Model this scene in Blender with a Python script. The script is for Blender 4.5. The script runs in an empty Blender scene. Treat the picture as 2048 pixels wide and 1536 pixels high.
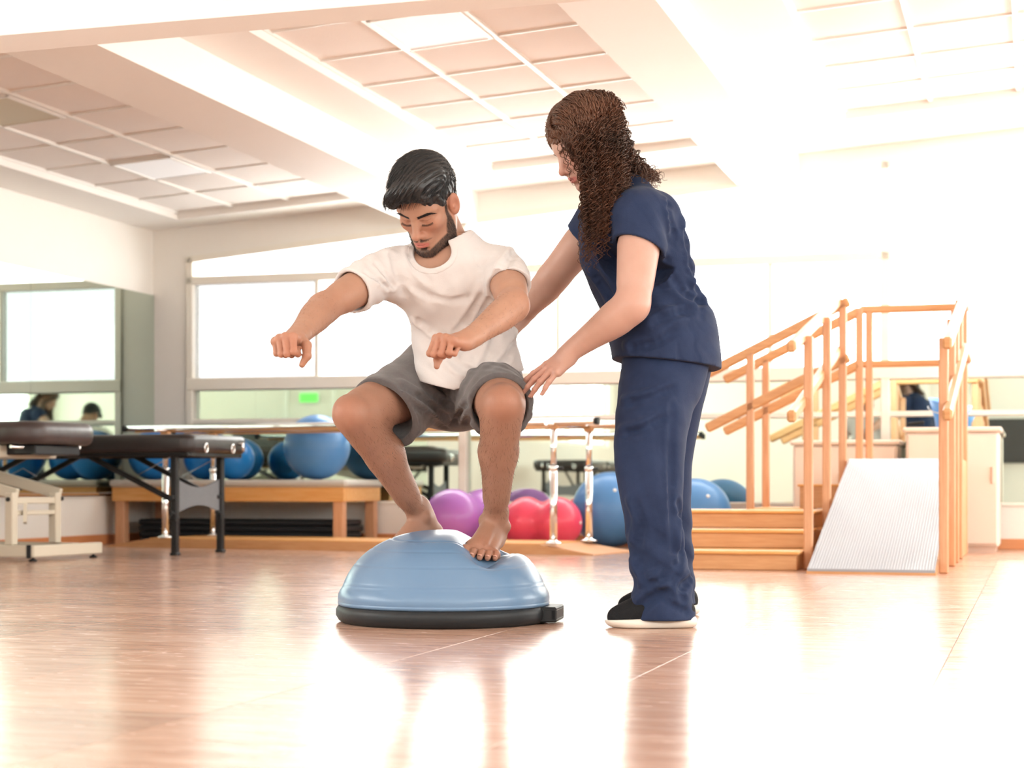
import bpy, math, random
import numpy as np
from mathutils import Vector, Matrix, Euler

random.seed(7)
rng = np.random.default_rng(7)
SC = bpy.context.scene
COL = SC.collection

# ------------------------------------------------------------------ camera
FPX = 3540.0            # focal length in pixels of the 2048 px wide frame
HORIZON = 970.0         # row of the horizon
CAM_H = 0.40
cam_d = bpy.data.cameras.new('camera')
cam = bpy.data.objects.new('camera', cam_d)
COL.objects.link(cam)
cam.location = (0, 0, CAM_H)
cam.rotation_euler = (math.radians(90), 0, 0)
cam_d.sensor_width = 36.0
cam_d.lens = 36.0 * FPX / 2048.0
cam_d.shift_y = (HORIZON - 768.0) / 2048.0
cam_d.clip_start = 0.05
cam_d.clip_end = 200
cam_d.dof.use_dof = True
cam_d.dof.focus_distance = 5.05
cam_d.dof.aperture_fstop = 4.2
SC.camera = cam

# ------------------------------------------------------------------ sky and exposure
world = bpy.data.worlds.new('sky')
SC.world = world
world.use_nodes = True
wn = world.node_tree.nodes
wn['Background'].inputs[0].default_value = (1.0, 0.985, 0.96, 1)
wn['Background'].inputs[1].default_value = 4.6
SC.view_settings.view_transform = 'Standard'
SC.view_settings.look = 'None'
SC.view_settings.exposure = 1.45
SC.view_settings.gamma = 1.0
SC.view_settings.use_curve_mapping = False
SC.cycles.max_bounces = 10
SC.cycles.diffuse_bounces = 5
SC.cycles.glossy_bounces = 5
SC.cycles.transparent_max_bounces = 12
SC.cycles.sample_clamp_indirect = 6.0
SC.cycles.caustics_reflective = False
SC.cycles.caustics_refractive = False
SC.cycles.use_denoising = True

# ------------------------------------------------------------------ frames
TH = math.radians(16.5)          # the room is turned this much against the view
CT, ST = math.cos(TH), math.sin(TH)
def R(u, v, z=0.0):              # room (along back wall, into the room, up) -> world
    return Vector((u * CT + v * ST, -u * ST + v * CT, z))
def W(px, py, Y):                # point at distance Y along the view seen at pixel
    return Vector(((px - 1024.0) / FPX * Y, Y, CAM_H - (py - HORIZON) / FPX * Y))
def FL(px, Y):                   # floor point under that column
    return Vector(((px - 1024.0) / FPX * Y, Y, 0))
def to_room(p):
    return (p.x * CT - p.y * ST, p.x * ST + p.y * CT)

def portal(name, c, sx, sy, normal):
    l = bpy.data.lights.new(name, 'AREA')
    l.shape = 'RECTANGLE'; l.size = sx; l.size_y = sy
    l.cycles.is_portal = True
    o = bpy.data.objects.new(name, l); COL.objects.link(o)
    o.location = c
    o.rotation_euler = Vector(normal).to_track_quat('-Z', 'Y').to_euler()
    return o

# ------------------------------------------------------------------ materials
MATS = {}
def mat(name, col, rough=0.5, metal=0.0, spec=0.5, var=None, vscale=4.0, stretch=(1, 1, 1), vdetail=4.0,
        bump=0.0, bscale=40.0, bstretch=(1, 1, 1), rvar=0.0, sheen=0.0, sss=0.0, sss_r=(0.01, 0.004, 0.002),
        coat=0.0, attr=None, emit=None, estr=0.0, coord='Object', trans=0.0, ior=1.45):
    m = bpy.data.materials.new(name); m.use_nodes = True
    nt = m.node_tree; N = nt.nodes; L = nt.links
    b = N['Principled BSDF']
    b.inputs['Base Color'].default_value = (*col, 1)
    b.inputs['Roughness'].default_value = rough
    b.inputs['Metallic'].default_value = metal
    b.inputs['Specular IOR Level'].default_value = spec
    b.inputs['IOR'].default_value = ior
    b.inputs['Transmission Weight'].default_value = trans
    if sheen: b.inputs['Sheen Weight'].default_value = sheen
    if coat: b.inputs['Coat Weight'].default_value = coat
    if sss:
        b.inputs['Subsurface Weight'].default_value = sss
        b.inputs['Subsurface Radius'].default_value = sss_r
        b.inputs['Subsurface Scale'].default_value = 1.0
    if emit:
        b.inputs['Emission Color'].default_value = (*emit, 1)
        b.inputs['Emission Strength'].default_value = estr
    tc = N.new('ShaderNodeTexCoord')
    def mapped(s):
        mp = N.new('ShaderNodeMapping'); mp.inputs['Scale'].default_value = s
        L.new(tc.outputs[coord], mp.inputs['Vector']); return mp.outputs['Vector']
    src = None
    if attr:
        a = N.new('ShaderNodeAttribute'); a.attribute_name = attr; src = a.outputs['Color']
        L.new(src, b.inputs['Base Color'])
    if var is not None or rvar:
        n = N.new('ShaderNodeTexNoise'); n.inputs['Scale'].default_value = vscale
        n.inputs['Detail'].default_value = vdetail; n.inputs['Roughness'].default_value = 0.6
        L.new(mapped(stretch), n.inputs['Vector'])
        if var is not None:
            cr = N.new('ShaderNodeMapRange'); cr.inputs['From Min'].default_value = 0.32; cr.inputs['From Max'].default_value = 0.68
            L.new(n.outputs['Fac'], cr.inputs['Value'])
            mx = N.new('ShaderNodeMix'); mx.data_type = 'RGBA'
            L.new(cr.outputs['Result'], mx.inputs['Factor'])
            if src is not None:
                mx.blend_type = 'MULTIPLY'
                L.new(src, mx.inputs[6])
            else:
                mx.inputs[6].default_value = (*col, 1)
            mx.inputs[7].default_value = (*var, 1)
            L.new(mx.outputs[2], b.inputs['Base Color'])
        if rvar:
            mr = N.new('ShaderNodeMapRange')
            mr.inputs['From Min'].default_value = 0.3; mr.inputs['From Max'].default_value = 0.7
            mr.inputs['To Min'].default_value = max(0.0, rough - rvar); mr.inputs['To Max'].default_value = rough + rvar
            L.new(n.outputs['Fac'], mr.inputs['Value']); L.new(mr.outputs['Result'], b.inputs['Roughness'])
    if bump:
        n2 = N.new('ShaderNodeTexNoise'); n2.inputs['Scale'].default_value = bscale; n2.inputs['Detail'].default_value = 5
        L.new(mapped(bstretch), n2.inputs['Vector'])
        bp = N.new('ShaderNodeBump'); bp.inputs['Strength'].default_value = bump; bp.inputs['Distance'].default_value = 0.01
        L.new(n2.outputs['Fac'], bp.inputs['Height']); L.new(bp.outputs['Normal'], b.inputs['Normal'])
    MATS[name] = m
    return m

def M(n): return MATS[n]

mat('plaster', (0.83, 0.80, 0.745), 0.75, var=(0.85, 0.825, 0.78), vscale=1.2, bump=0.12, bscale=60)
mat('ceiling_plaster', (0.86, 0.83, 0.79), 0.6, var=(0.88, 0.855, 0.82), vscale=1.0, bump=0.08, bscale=50)
mat('ceiling_tile', (0.89, 0.835, 0.795), 0.85, var=(0.905, 0.86, 0.825), vscale=2.0, bump=0.25, bscale=180)
mat('grid_white', (0.86, 0.85, 0.82), 0.35)
mat('frame_paint', (0.82, 0.78, 0.69), 0.4, var=(0.84, 0.81, 0.74), vscale=2)
mat('mirror', (0.66, 0.765, 0.685), 0.015, metal=1.0)
mat('baseboard', (0.60, 0.235, 0.095), 0.35, var=(0.66, 0.29, 0.13), vscale=3, stretch=(1, 1, 6))
mat('grout', (0.66, 0.55, 0.48), 0.35)
mat('floor_under', (0.52, 0.30, 0.20), 0.3)
mat('oak', (0.57, 0.29, 0.125), 0.42, var=(0.66, 0.37, 0.18), vscale=5, stretch=(1.2, 14, 14), bump=0.05, bscale=30, bstretch=(1, 10, 10))
mat('oak_v', (0.60, 0.31, 0.165), 0.4, var=(0.68, 0.38, 0.22), vscale=5, stretch=(14, 14, 1.2))
mat('pine', (0.70, 0.34, 0.10), 0.4, var=(0.80, 0.46, 0.18), vscale=4, stretch=(1.2, 12, 12))
mat('pad_grey', (0.56, 0.54, 0.50), 0.45, bump=0.1, bscale=30)
mat('chrome', (0.86, 0.86, 0.86), 0.09, metal=1.0)
mat('black_rubber', (0.020, 0.023, 0.026), 0.45, spec=0.3, bump=0.05, bscale=80)
mat('black_mat', (0.018, 0.02, 0.024), 0.6, bump=0.1, bscale=60)
mat('black_metal', (0.014, 0.013, 0.014), 0.4, spec=0.3)
mat('brown_vinyl', (0.052, 0.038, 0.037), 0.33, var=(0.062, 0.046, 0.044), vscale=6, bump=0.15, bscale=25)
mat('dark_vinyl', (0.024, 0.018, 0.018), 0.34, bump=0.12, bscale=25)
mat('cream_metal', (0.66, 0.62, 0.51), 0.38)
mat('grey_cloth', (0.16, 0.175, 0.195), 0.85, var=(0.20, 0.215, 0.235), vscale=60, stretch=(1, 1, 9), bump=0.3, bscale=120)
mat('ball_blue', (0.075, 0.23, 0.52), 0.32, var=(0.09, 0.27, 0.57), vscale=3, bump=0.03, bscale=60)
mat('ball_deep', (0.015, 0.20, 0.56), 0.28)
mat('ball_purple', (0.34, 0.12, 0.44), 0.27)
mat('ball_red', (0.74, 0.07, 0.14), 0.3)
mat('cabinet_cream', (0.80, 0.70, 0.62), 0.4)
mat('cabinet_trim', (0.70, 0.55, 0.46), 0.4)
mat('bucket_blue', (0.10, 0.30, 0.72), 0.35)
mat('white_plastic', (0.78, 0.78, 0.76), 0.4)
mat('exit_green', (0.10, 0.55, 0.08), 0.4, emit=(0.15, 0.8, 0.1), estr=0.6)
mat('light_diffuser', (0.84, 0.84, 0.84), 0.5, emit=(0.95, 0.97, 1.0), estr=0.10)
mat('light_off', (0.62, 0.57, 0.44), 0.5)
mat('dome_blue', (0.125, 0.225, 0.37), 0.30, var=(0.14, 0.245, 0.39), vscale=5, bump=0.03, bscale=80)
mat('wire', (0.6, 0.6, 0.62), 0.3, metal=1.0)

def floor_tile_material():
    m = bpy.data.materials.new('floor_tile'); m.use_nodes = True
    nt = m.node_tree; N = nt.nodes; L = nt.links; b = N['Principled BSDF']
    tc = N.new('ShaderNodeTexCoord'); oi = N.new('ShaderNodeObjectInfo')
    add = N.new('ShaderNodeVectorMath'); add.operation = 'MULTIPLY_ADD'
    add.inputs[1].default_value = (1, 1, 1)
    off = N.new('ShaderNodeCombineXYZ')
    mu = N.new('ShaderNodeMath'); mu.operation = 'MULTIPLY'; mu.inputs[1].default_value = 37.0
    L.new(oi.outputs['Random'], mu.inputs[0]); L.new(mu.outputs[0], off.inputs[0]); L.new(mu.outputs[0], off.inputs[2])
    L.new(tc.outputs['Object'], add.inputs[0]); L.new(off.outputs[0], add.inputs[2])
    mp = N.new('ShaderNodeMapping'); mp.inputs['Scale'].default_value = (1.6, 9, 1)
    L.new(add.outputs[0], mp.inputs['Vector'])
    n = N.new('ShaderNodeTexNoise'); n.inputs['Scale'].default_value = 2.4; n.inputs['Detail'].default_value = 6; n.inputs['Roughness'].default_value = 0.65
    L.new(mp.outputs[0], n.inputs['Vector'])
    cr = N.new('ShaderNodeValToRGB')
    cr.color_ramp.elements[0].position = 0.30; cr.color_ramp.elements[0].color = (0.41, 0.235, 0.16, 1)
    cr.color_ramp.elements[1].position = 0.72; cr.color_ramp.elements[1].color = (0.64, 0.455, 0.36, 1)
    e = cr.color_ramp.elements.new(0.5); e.color = (0.53, 0.33, 0.24, 1)
    L.new(n.outputs['Fac'], cr.inputs['Fac'])
    hv = N.new('ShaderNodeHueSaturation')
    mr = N.new('ShaderNodeMapRange'); mr.inputs['To Min'].default_value = 0.88; mr.inputs['To Max'].default_value = 1.12
    L.new(oi.outputs['Random'], mr.inputs['Value']); L.new(mr.outputs[0], hv.inputs['Value'])
    L.new(cr.outputs[0], hv.inputs['Color']); L.new(hv.outputs[0], b.inputs['Base Color'])
    mp2 = N.new('ShaderNodeMapping'); mp2.inputs['Scale'].default_value = (3, 22, 1)
    L.new(add.outputs[0], mp2.inputs['Vector'])
    n2 = N.new('ShaderNodeTexNoise'); n2.inputs['Scale'].default_value = 4; n2.inputs['Detail'].default_value = 5
    L.new(mp2.outputs[0], n2.inputs['Vector'])
    mr2 = N.new('ShaderNodeMapRange'); mr2.inputs['From Min'].default_value = 0.3; mr2.inputs['From Max'].default_value = 0.7
    mr2.inputs['To Min'].default_value = 0.15; mr2.inputs['To Max'].default_value = 0.28
    L.new(n2.outputs['Fac'], mr2.inputs['Value']); L.new(mr2.outputs[0], b.inputs['Roughness'])
    bp = N.new('ShaderNodeBump'); bp.inputs['Strength'].default_value = 0.06; bp.inputs['Distance'].default_value = 0.004
    L.new(n2.outputs['Fac'], bp.inputs['Height']); L.new(bp.outputs[0], b.inputs['Normal'])
    b.inputs['Specular IOR Level'].default_value = 0.55
    MATS['floor_tile'] = m
floor_tile_material()

def glass_material(name, tint, frost, milk=(0.9, 0.92, 0.95)):
    m = bpy.data.materials.new(name); m.use_nodes = True
    nt = m.node_tree; N = nt.nodes; L = nt.links
    N.remove(N['Principled BSDF']); out = N['Material Output']
    tr = N.new('ShaderNodeBsdfTransparent'); tr.inputs[0].default_value = (*tint, 1)
    gl = N.new('ShaderNodeBsdfGlossy'); gl.inputs['Roughness'].default_value = 0.03
    lw = N.new('ShaderNodeLayerWeight'); lw.inputs['Blend'].default_value = 0.5
    pw = N.new('ShaderNodeMath'); pw.operation = 'POWER'; pw.inputs[1].default_value = 5.0; L.new(lw.outputs['Facing'], pw.inputs[0])
    fr = N.new('ShaderNodeMath'); fr.operation = 'MULTIPLY_ADD'; fr.inputs[1].default_value = 0.92; fr.inputs[2].default_value = 0.04; L.new(pw.outputs[0], fr.inputs[0])
    mx = N.new('ShaderNodeMixShader'); L.new(fr.outputs[0], mx.inputs[0])
    if frost:
        tl = N.new('ShaderNodeBsdfTranslucent'); tl.inputs[0].default_value = (*milk, 1)
        m2 = N.new('ShaderNodeMixShader'); m2.inputs[0].default_value = frost
        L.new(tr.outputs[0], m2.inputs[1]); L.new(tl.outputs[0], m2.inputs[2]); L.new(m2.outputs[0], mx.inputs[1])
    else:
        L.new(tr.outputs[0], mx.inputs[1])
    L.new(gl.outputs[0], mx.inputs[2]); L.new(mx.outputs[0], out.inputs[0])
    MATS[name] = m
glass_material('glass_clear', (0.97, 0.98, 0.97), 0)
glass_material('glass_frosted', (0.36, 0.365, 0.37), 0)

# ------------------------------------------------------------------ mesh builder
class MB:
    def __init__(s): s.v = []; s.f = []; s.sm = []
    def add(s, vs, fs, smooth=False):
        o = len(s.v); s.v += [tuple(p) for p in vs]
        s.f += [tuple(i + o for i in f) for f in fs]; s.sm += [smooth] * len(fs)
        return s
    def hexa(s, p):                                   # 8 corners: bottom ring then top ring
        return s.add(p, [(3, 2, 1, 0), (4, 5, 6, 7), (0, 1, 5, 4), (1, 2, 6, 5), (2, 3, 7, 6), (3, 0, 4, 7)])
    def box(s, x0, x1, y0, y1, z0, z1, bev=0.0):
        if x1 < x0: x0, x1 = x1, x0
        if y1 < y0: y0, y1 = y1, y0
        if z1 < z0: z0, z1 = z1, z0
        if bev <= 0:
            return s.hexa([(x0, y0, z0), (x1, y0, z0), (x1, y1, z0), (x0, y1, z0), (x0, y0, z1), (x1, y0, z1), (x1, y1, z1), (x0, y1, z1)])
        b = min(bev, (x1 - x0) * .49, (y1 - y0) * .49, (z1 - z0) * .49)
        vs = []; idx = {}
        X = (x0, x1); Y = (y0, y1); Z = (z0, z1)
        for i in (0, 1):
            for j in (0, 1):
                for k in (0, 1):
                    sx, sy, sz = (1, -1)[i] * b, (1, -1)[j] * b, (1, -1)[k] * b
                    idx[i, j, k, 0] = len(vs); vs.append((X[i], Y[j] + sy, Z[k] + sz))
                    idx[i, j, k, 1] = len(vs); vs.append((X[i] + sx, Y[j], Z[k] + sz))
                    idx[i, j, k, 2] = len(vs); vs.append((X[i] + sx, Y[j] + sy, Z[k]))
        fs = []
        q = [(0, 0), (1, 0), (1, 1), (0, 1)]
        for i in (0, 1):
            f = [idx[i, a, c, 0] for a, c in q]; fs.append(f if i else f[::-1])
            f = [idx[a, i, c, 1] for a, c in q]; fs.append(f[::-1] if i else f)
            f = [idx[a, c, i, 2] for a, c in q]; fs.append(f if i else f[::-1])
        for a in (0, 1):
            for c in (0, 1):
                f = [idx[a, c, 0, 0], idx[a, c, 1, 0], idx[a, c, 1, 1], idx[a, c, 0, 1]]; fs.append(f if a == c else f[::-1])
                f = [idx[a, 0, c, 0], idx[a, 1, c, 0], idx[a, 1, c, 2], idx[a, 0, c, 2]]; fs.append(f[::-1] if a == c else f)
                f = [idx[0, a, c, 1], idx[1, a, c, 1], idx[1, a, c, 2], idx[0, a, c, 2]]; fs.append(f if a == c else f[::-1])
                for k in (0, 1):
                    f = [idx[a, c, k, 0], idx[a, c, k, 1], idx[a, c, k, 2]]
                    fs.append(f if (a + c + k) % 2 == 0 else f[::-1])
        return s.add(vs, fs)
    def bar(s, a, b, w, h, up=(0, 0, 1), bev=0.0):    # rectangular bar from a to b
        a = Vector(a); b = Vector(b); d = (b - a); L_ = d.length; d.normalize()
        sd = d.cross(Vector(up))
        if sd.length < 1e-5: sd = d.cross(Vector((0, 1, 0)))
        sd.normalize(); n = sd.cross(d)
        t = MB().box(0, L_, -w / 2, w / 2, -h / 2, h / 2, bev)
        return s.add([a + d * p[0] + sd * (-p[1]) + n * p[2] for p in t.v], t.f)
    def tube(s, pts, r, n=12, cap=True):
        pts = [Vector(p) for p in pts]
        rs = r if isinstance(r, (list, tuple)) else [r] * len(pts)
        vs = []; prev = None
        for i, p in enumerate(pts):
            d = (pts[min(i + 1, len(pts) - 1)] - pts[max(i - 1, 0)]).normalized()
            if prev is None:
                a = d.cross(Vector((0, 0, 1)))
                if a.length < 1e-3: a = d.cross(Vector((1, 0, 0)))
            else:
                a = prev - d * prev.dot(d)
            a.normalize(); prev = a; b = d.cross(a)
            for k in range(n):
                t = 2 * math.pi * k / n
                vs.append(p + (a * math.cos(t) + b * math.sin(t)) * rs[i])
        fs = []
        for i in range(len(pts) - 1):
            for k in range(n):
                k2 = (k + 1) % n
                fs.append((i * n + k, i * n + k2, (i + 1) * n + k2, (i + 1) * n + k))
        s.add(vs, fs, True)
        if cap:
            o = len(s.v) - len(vs)
            s.f.append(tuple(o + k for k in range(n))[::-1]); s.sm.append(False)
            s.f.append(tuple(o + (len(pts) - 1) * n + k for k in range(n))); s.sm.append(False)
        return s
    def lathe(s, prof, n=48, c=(0, 0, 0), smooth=True):   # (r, z) profile
        vs = []; fs = []
        for r, z in prof:
            for k in range(n):
                t = 2 * math.pi * k / n
                vs.append((c[0] + r * math.cos(t), c[1] + r * math.sin(t), c[2] + z))
        for i in range(len(prof) - 1):
            for k in range(n):
                k2 = (k + 1) % n
                fs.append((i * n + k, i * n + k2, (i + 1) * n + k2, (i + 1) * n + k))
        s.add(vs, fs, smooth)
        return s
    def prism(s, poly, y0, y1):                        # polygon in x,z extruded along y (counter-clockwise seen from -y)
        n = len(poly)
        vs = [(x, y0, z) for x, z in poly] + [(x, y1, z) for x, z in poly]
        fs = [tuple(range(n)), tuple(range(2 * n - 1, n - 1, -1))]
        for i in range(n):
            j = (i + 1) % n
            fs.append((j, i, n + i, n + j))
        return s.add(vs, fs)
    def xf(s, m):
        s.v = [tuple(m @ Vector(p)) for p in s.v]; return s
    def mesh(s, name):
        me = bpy.data.meshes.new(name); me.from_pydata(s.v, [], s.f)
        me.polygons.foreach_set('use_smooth', s.sm); me.update(); return me
    def build(s, name, m, parent=None, room=False):
        return obj(name, s.mesh(name), m, parent, room)

def obj(name, me, m, parent=None, room=False):
    o = bpy.data.objects.new(name, me); COL.objects.link(o)
    if m is not None:
        me.materials.append(M(m) if isinstance(m, str) else m)
    if parent is not None: o.parent = parent
    if room: o.rotation_euler = (0, 0, -TH)
    return o
def tag(o, label=None, cat=None, group=None, kind=None):
    if label: o['label'] = label
    if cat: o['category'] = cat
    if group: o['group'] = group
    if kind: o['kind'] = kind
    return o
def empty(name, loc, rz=0.0):
    o = bpy.data.objects.new(name, None); COL.objects.link(o)
    o.empty_display_size = 0.1
    o.location = loc; o.rotation_euler = (0, 0, rz); return o
def copy_tree(o, parent=None):
    c = o.copy(); COL.objects.link(c); c.parent = parent
    for ch in list(o.children): copy_tree(ch, c)
    return c
# ================================================================== the room (local axes u, v, z; turned by -TH)
UL, UR, VB, VF = -6.08, 3.6, 11.45, -3.0
def zc(u): return 2.22 + 0.066 * (u + 6.08)          # sloping ceiling over the back half
ZF = 3.25                                            # ceiling over the front half
S = dict(kind='structure')

def struct(name, mb, m, parent=None):
    o = mb.build(name, m, parent, room=(parent is None))
    if parent is None: tag(o, **S)
    return o

# floor: slab and single tiles laid in running bond
fl = struct('floor', MB().box(UL - .3, UR + .3, VF - .3, VB + .3, -0.12, -0.004), 'grout')
TW, TV = 0.60, 0.60
tm = MB().box(-TW / 2 + .0008, TW / 2 - .0008, -TV / 2 + .0008, TV / 2 - .0008, -0.006, 0.0, 0.0005).mesh('tile')
tm.materials.append(M('floor_tile'))
strip = MB()
ncol = int((UR - UL) / TW) + 2
for i in range(ncol):
    u = -0.197 - TW / 2 + TW * (i - 9)
    if u + TW / 2 < UL or u - TW / 2 > UR: continue
    for j in range(-8, 21):
        v = 0.42 + TV * (j + (0.5 if i % 2 else 0.0))
        if v - TV / 2 > VB or v + TV / 2 < VF: continue
        c = R(u, v)
        ok = c.y > 2.2 and abs(c.x) < c.y * 0.31 + 0.5
        if ok:
            t = bpy.data.objects.new('tile', tm); COL.objects.link(t); t.parent = fl
            t.location = (u, v, 0)
        else:
            strip.box(u - TW / 2 + .0015, u + TW / 2 - .0015, v - TV / 2 + .0015, v + TV / 2 - .0015, -0.006, 0.0)
ft = strip.build('tile_field', 'floor_tile', fl); tag(ft, kind='stuff')

# ceiling of the back half: sloping plaster with three recesses of mineral tiles
def cbox(mb, u0, u1, v0, v1, w0, w1):
    p = []
    for w in (w0, w1):
        for (u, v) in ((u0, v0), (u1, v0), (u1, v1), (u0, v1)): p.append((u, v, zc(u) + w))
    return mb.hexa(p)
VCB = 6.22
RDEP = 0.05
REC = [(-5.72, -4.05, 11.13, 4), (-3.33, -1.98, 10.80, 3), (-1.078, 0.88, 10.55, 4)]
cm = MB()
edges = [UL - .2] + [x for r in REC for x in r[:2]] + [UR + .2]
for k in range(0, len(edges), 2): cbox(cm, edges[k], edges[k + 1], VCB - .1, VB + .2, 0, 0.2)
for (a, b, vf, n) in REC: cbox(cm, a, b, vf, VB + .2, 0, 0.2)
cbox(cm, UL - .2, UR + .2, VCB - .1, VB + .2, 0.12, 0.3)
ceil = struct('ceiling', cm, 'ceiling_plaster')
ROW = 0.57
lights = {(0, 2, 1): 'off', (0, 2, 4): 'on', (1, 1, 1): 'on', (2, 2, 1): 'on'}
light_spots = []
tcache = {}
def tile_mesh(w, d, key):
    if key in tcache: return tcache[key]
    vs = []; fs = []; n = 4
    for j in range(n + 1):
        for i in range(n + 1):
            x = -w / 2 + w * i / n; y = -d / 2 + d * j / n
            s_ = (1 - (2 * i / n - 1) ** 2) * (1 - (2 * j / n - 1) ** 2)
            vs.append((x, y, 0.066 * x - 0.010 * s_ + 0.004 * (j / n - .5)))
    for j in range(n):
        for i in range(n):
            a = j * (n + 1) + i; fs.append((a, a + n + 1, a + n + 2, a + 1))
    me = MB().add(vs, fs, True).mesh('ceiling_tile'); me.materials.append(M('ceiling_tile'))
    tcache[key] = me; return me
for ri, (a, b, vf, n) in enumerate(REC):
    cw = (b - a) / n
    nrow = int((vf - VCB) / ROW) + 1
    g = MB()
    for i in range(n + 1): cbox(g, a + cw * i - .011, a + cw * i + .011, VCB - .1, vf, RDEP - .012, RDEP + .004)
    for j in range(nrow + 1): cbox(g, a, b, vf - ROW * j - .006, vf - ROW * j + .006, RDEP - .006, RDEP + .004)
    g.build('ceiling_grid', 'grid_white', ceil)
    me = tile_mesh(cw - .018, ROW - .010, ri)
    for i in range(n):
        for j in range(nrow):
            u = a + cw * (i + .5); v = vf - ROW * (j + .5)
            key = (ri, i, nrow - 1 - j)
            spot = (ri, i, j)
            if (ri, i, j) in [(0, 0, 4)]: pass
            t = bpy.data.objects.new('ceiling_tile', me); COL.objects.link(t); t.parent = ceil
            t.location = (u, v, zc(u) + RDEP + .002)
# square light panels set into the grid
def ceiling_light(ri, i, j, m, label):
    a, b, vf, n = REC[ri]; cw = (b - a) / n
    u = a + cw * (i + .5); v = vf - ROW * (j + .5)
    e = empty('ceiling_light', R(u, v, zc(u) + RDEP - .012), -TH)
    e.rotation_euler = (Matrix.Rotation(-TH, 4, 'Z') @ Matrix.Rotation(-math.atan(0.066), 4, 'Y')).to_euler()
    tag(e, label, 'ceiling light', 'light panels in the tiled ceiling')
    w, d = cw * .5 - .012, ROW * .5 - .008
    f = MB()
    for x0, x1, y0, y1 in ((-w, w, -d, -d + .02), (-w, w, d - .02, d), (-w, -w + .02, -d, d), (w - .02, w, -d, d)):
        f.box(x0, x1, y0, y1, -.008, .012, .003)
    f.build('frame', 'grid_white', e)
    MB().box(-w + .015, w - .015, -d + .015, d - .015, -.003, .008, .002).build('diffuser', m, e)
ceiling_light(0, 1, 5, 'light_off', 'unlit yellowish ceiling panel at the far left edge of the picture')
ceiling_light(0, 1, 2, 'light_diffuser', 'pale lit ceiling panel in the left bay above the left window')
ceiling_light(1, 1, 5, 'light_diffuser', 'white lit ceiling panel in the middle bay above the man')
ceiling_light(2, 1, 4, 'light_diffuser', 'bright lit ceiling panel in the right bay at the upper right')
# plaster beams running to the back wall
for nme, u0, u1, d in (('trim_1', -4.07, -3.635, .19), ('trim_2', -1.858, -1.465, .165), ('trim_3', 1.05, 1.45, .165)):
    b = MB(); zb0 = zc((u0 + u1) / 2) - d
    b.hexa([(u0, VCB - .05, zb0), (u1, VCB - .05, zb0), (u1, VB + .1, zb0), (u0, VB + .1, zb0)] +
           [(u, v, zc(u) + .1) for u, v in ((u0, VCB - .05), (u1, VCB - .05), (u1, VB + .1), (u0, VB + .1))])
    struct(nme, b, 'ceiling_plaster')
# cross beam in front of the sloping bay
b = MB()
def cbz(u): return 2.15 + 0.018 * (u + 3.9)
b.hexa([(UL, 6.04, 2.15), (UR, 6.04, 2.15), (UR, VCB, cbz(UR)), (UL, VCB, cbz(UL)),
        (UL, 6.04, ZF + .1), (UR, 6.04, ZF + .1), (UR, VCB, ZF + .1), (UL, VCB, ZF + .1)])
struct('trim_4', b, 'ceiling_plaster')
struct('ceiling_front', MB().box(UL - .2, UR + .2, VF - .2, 6.10, ZF, ZF + .2), 'ceiling_plaster')

# ---- back wall with its slanting window band and mirror band
U0 = -5.81                                           # left jamb
def wt(u): return 2.025 + 0.088 * (u - U0)           # window head line
bw = MB()
bw.box(UL - .2, U0, VB, VB + .2, 0, 2.6)
bw.box(U0, UR + .2, VB, VB + .2, 0, 0.28)
bw.hexa([(U0, VB, wt(U0)), (UR + .2, VB, min(wt(UR), 2.84)), (UR + .2, VB + .2, min(wt(UR), 2.84)), (U0, VB + .2, wt(U0)),
         (U0, VB, 3.1), (UR + .2, VB, 3.1), (UR + .2, VB + .2, 3.1), (U0, VB + .2, 3.1)])
bw.box(U0, UR + .2, VB + .06, VB + .2, 0.28, 1.12)
struct('wall_back', bw, 'plaster')
# mirrors of the band, one pane per bay
MAIN = [U0, -3.74, -0.92, 1.5, UR]
mr = empty('wall_mirror', R(U0, VB + .04, .28), -TH)
tag(mr, 'long mirror band below the window row of the back wall', 'mirror')
for a, b_ in zip(MAIN[:-1], MAIN[1:]):
    for z0, z1 in ((0.28, 0.835), (0.865, 1.078)):
        MB().box(a - U0 + .015, b_ - U0 - .015, .002, .012, z0 - .28, z1 - .28).build('mirror_pane', 'mirror', mr)
# window frames and panes
wf = MB()
def mull(u, w, z0, z1, d0=-.02, d1=.08): wf.box(u - w / 2, u + w / 2, VB + d0, VB + d1, z0, z1, .006)
for u in (U0 + .025, MAIN[1], MAIN[2], MAIN[3]): mull(u, .055, 0.28, wt(u) + .0)
SUBS = [-4.81, -3.07, -2.36, -1.65]
for u in SUBS: mull(u, .032, 1.15, 1.85, -.01, .06)
wf.box(U0, UR, VB - .025, VB + .08, 1.072, 1.16, .006)
wf.box(U0, UR, VB - .015, VB + .07, 0.833, 0.868, .005)
wf.box(U0, UR, VB - .01, VB + .07, 0.268, 0.288, .004)
wf.box(U0, UR, VB - .02, VB + .08, 1.825, 1.885, .006)
for a, b_ in zip(MAIN[:-1], MAIN[1:]):
    p = []
    for dz in (-.045, .0):
        for (u, v) in ((a, VB - .02), (b_, VB - .02), (b_, VB + .08), (a, VB + .08)): p.append((u, v, min(wt(u), 2.84) + dz))
    wf.hexa(p)
win = struct('window_1', wf, 'frame_paint')
cuts = sorted(MAIN + SUBS)
for a, b_ in zip(cuts[:-1], cuts[1:]):
    MB().box(a + .01, b_ - .01, VB + .03, VB + .036, 1.13, 1.84).build('pane', 'glass_frosted' if b_ <= -4.8 else 'glass_clear', win)
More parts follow.
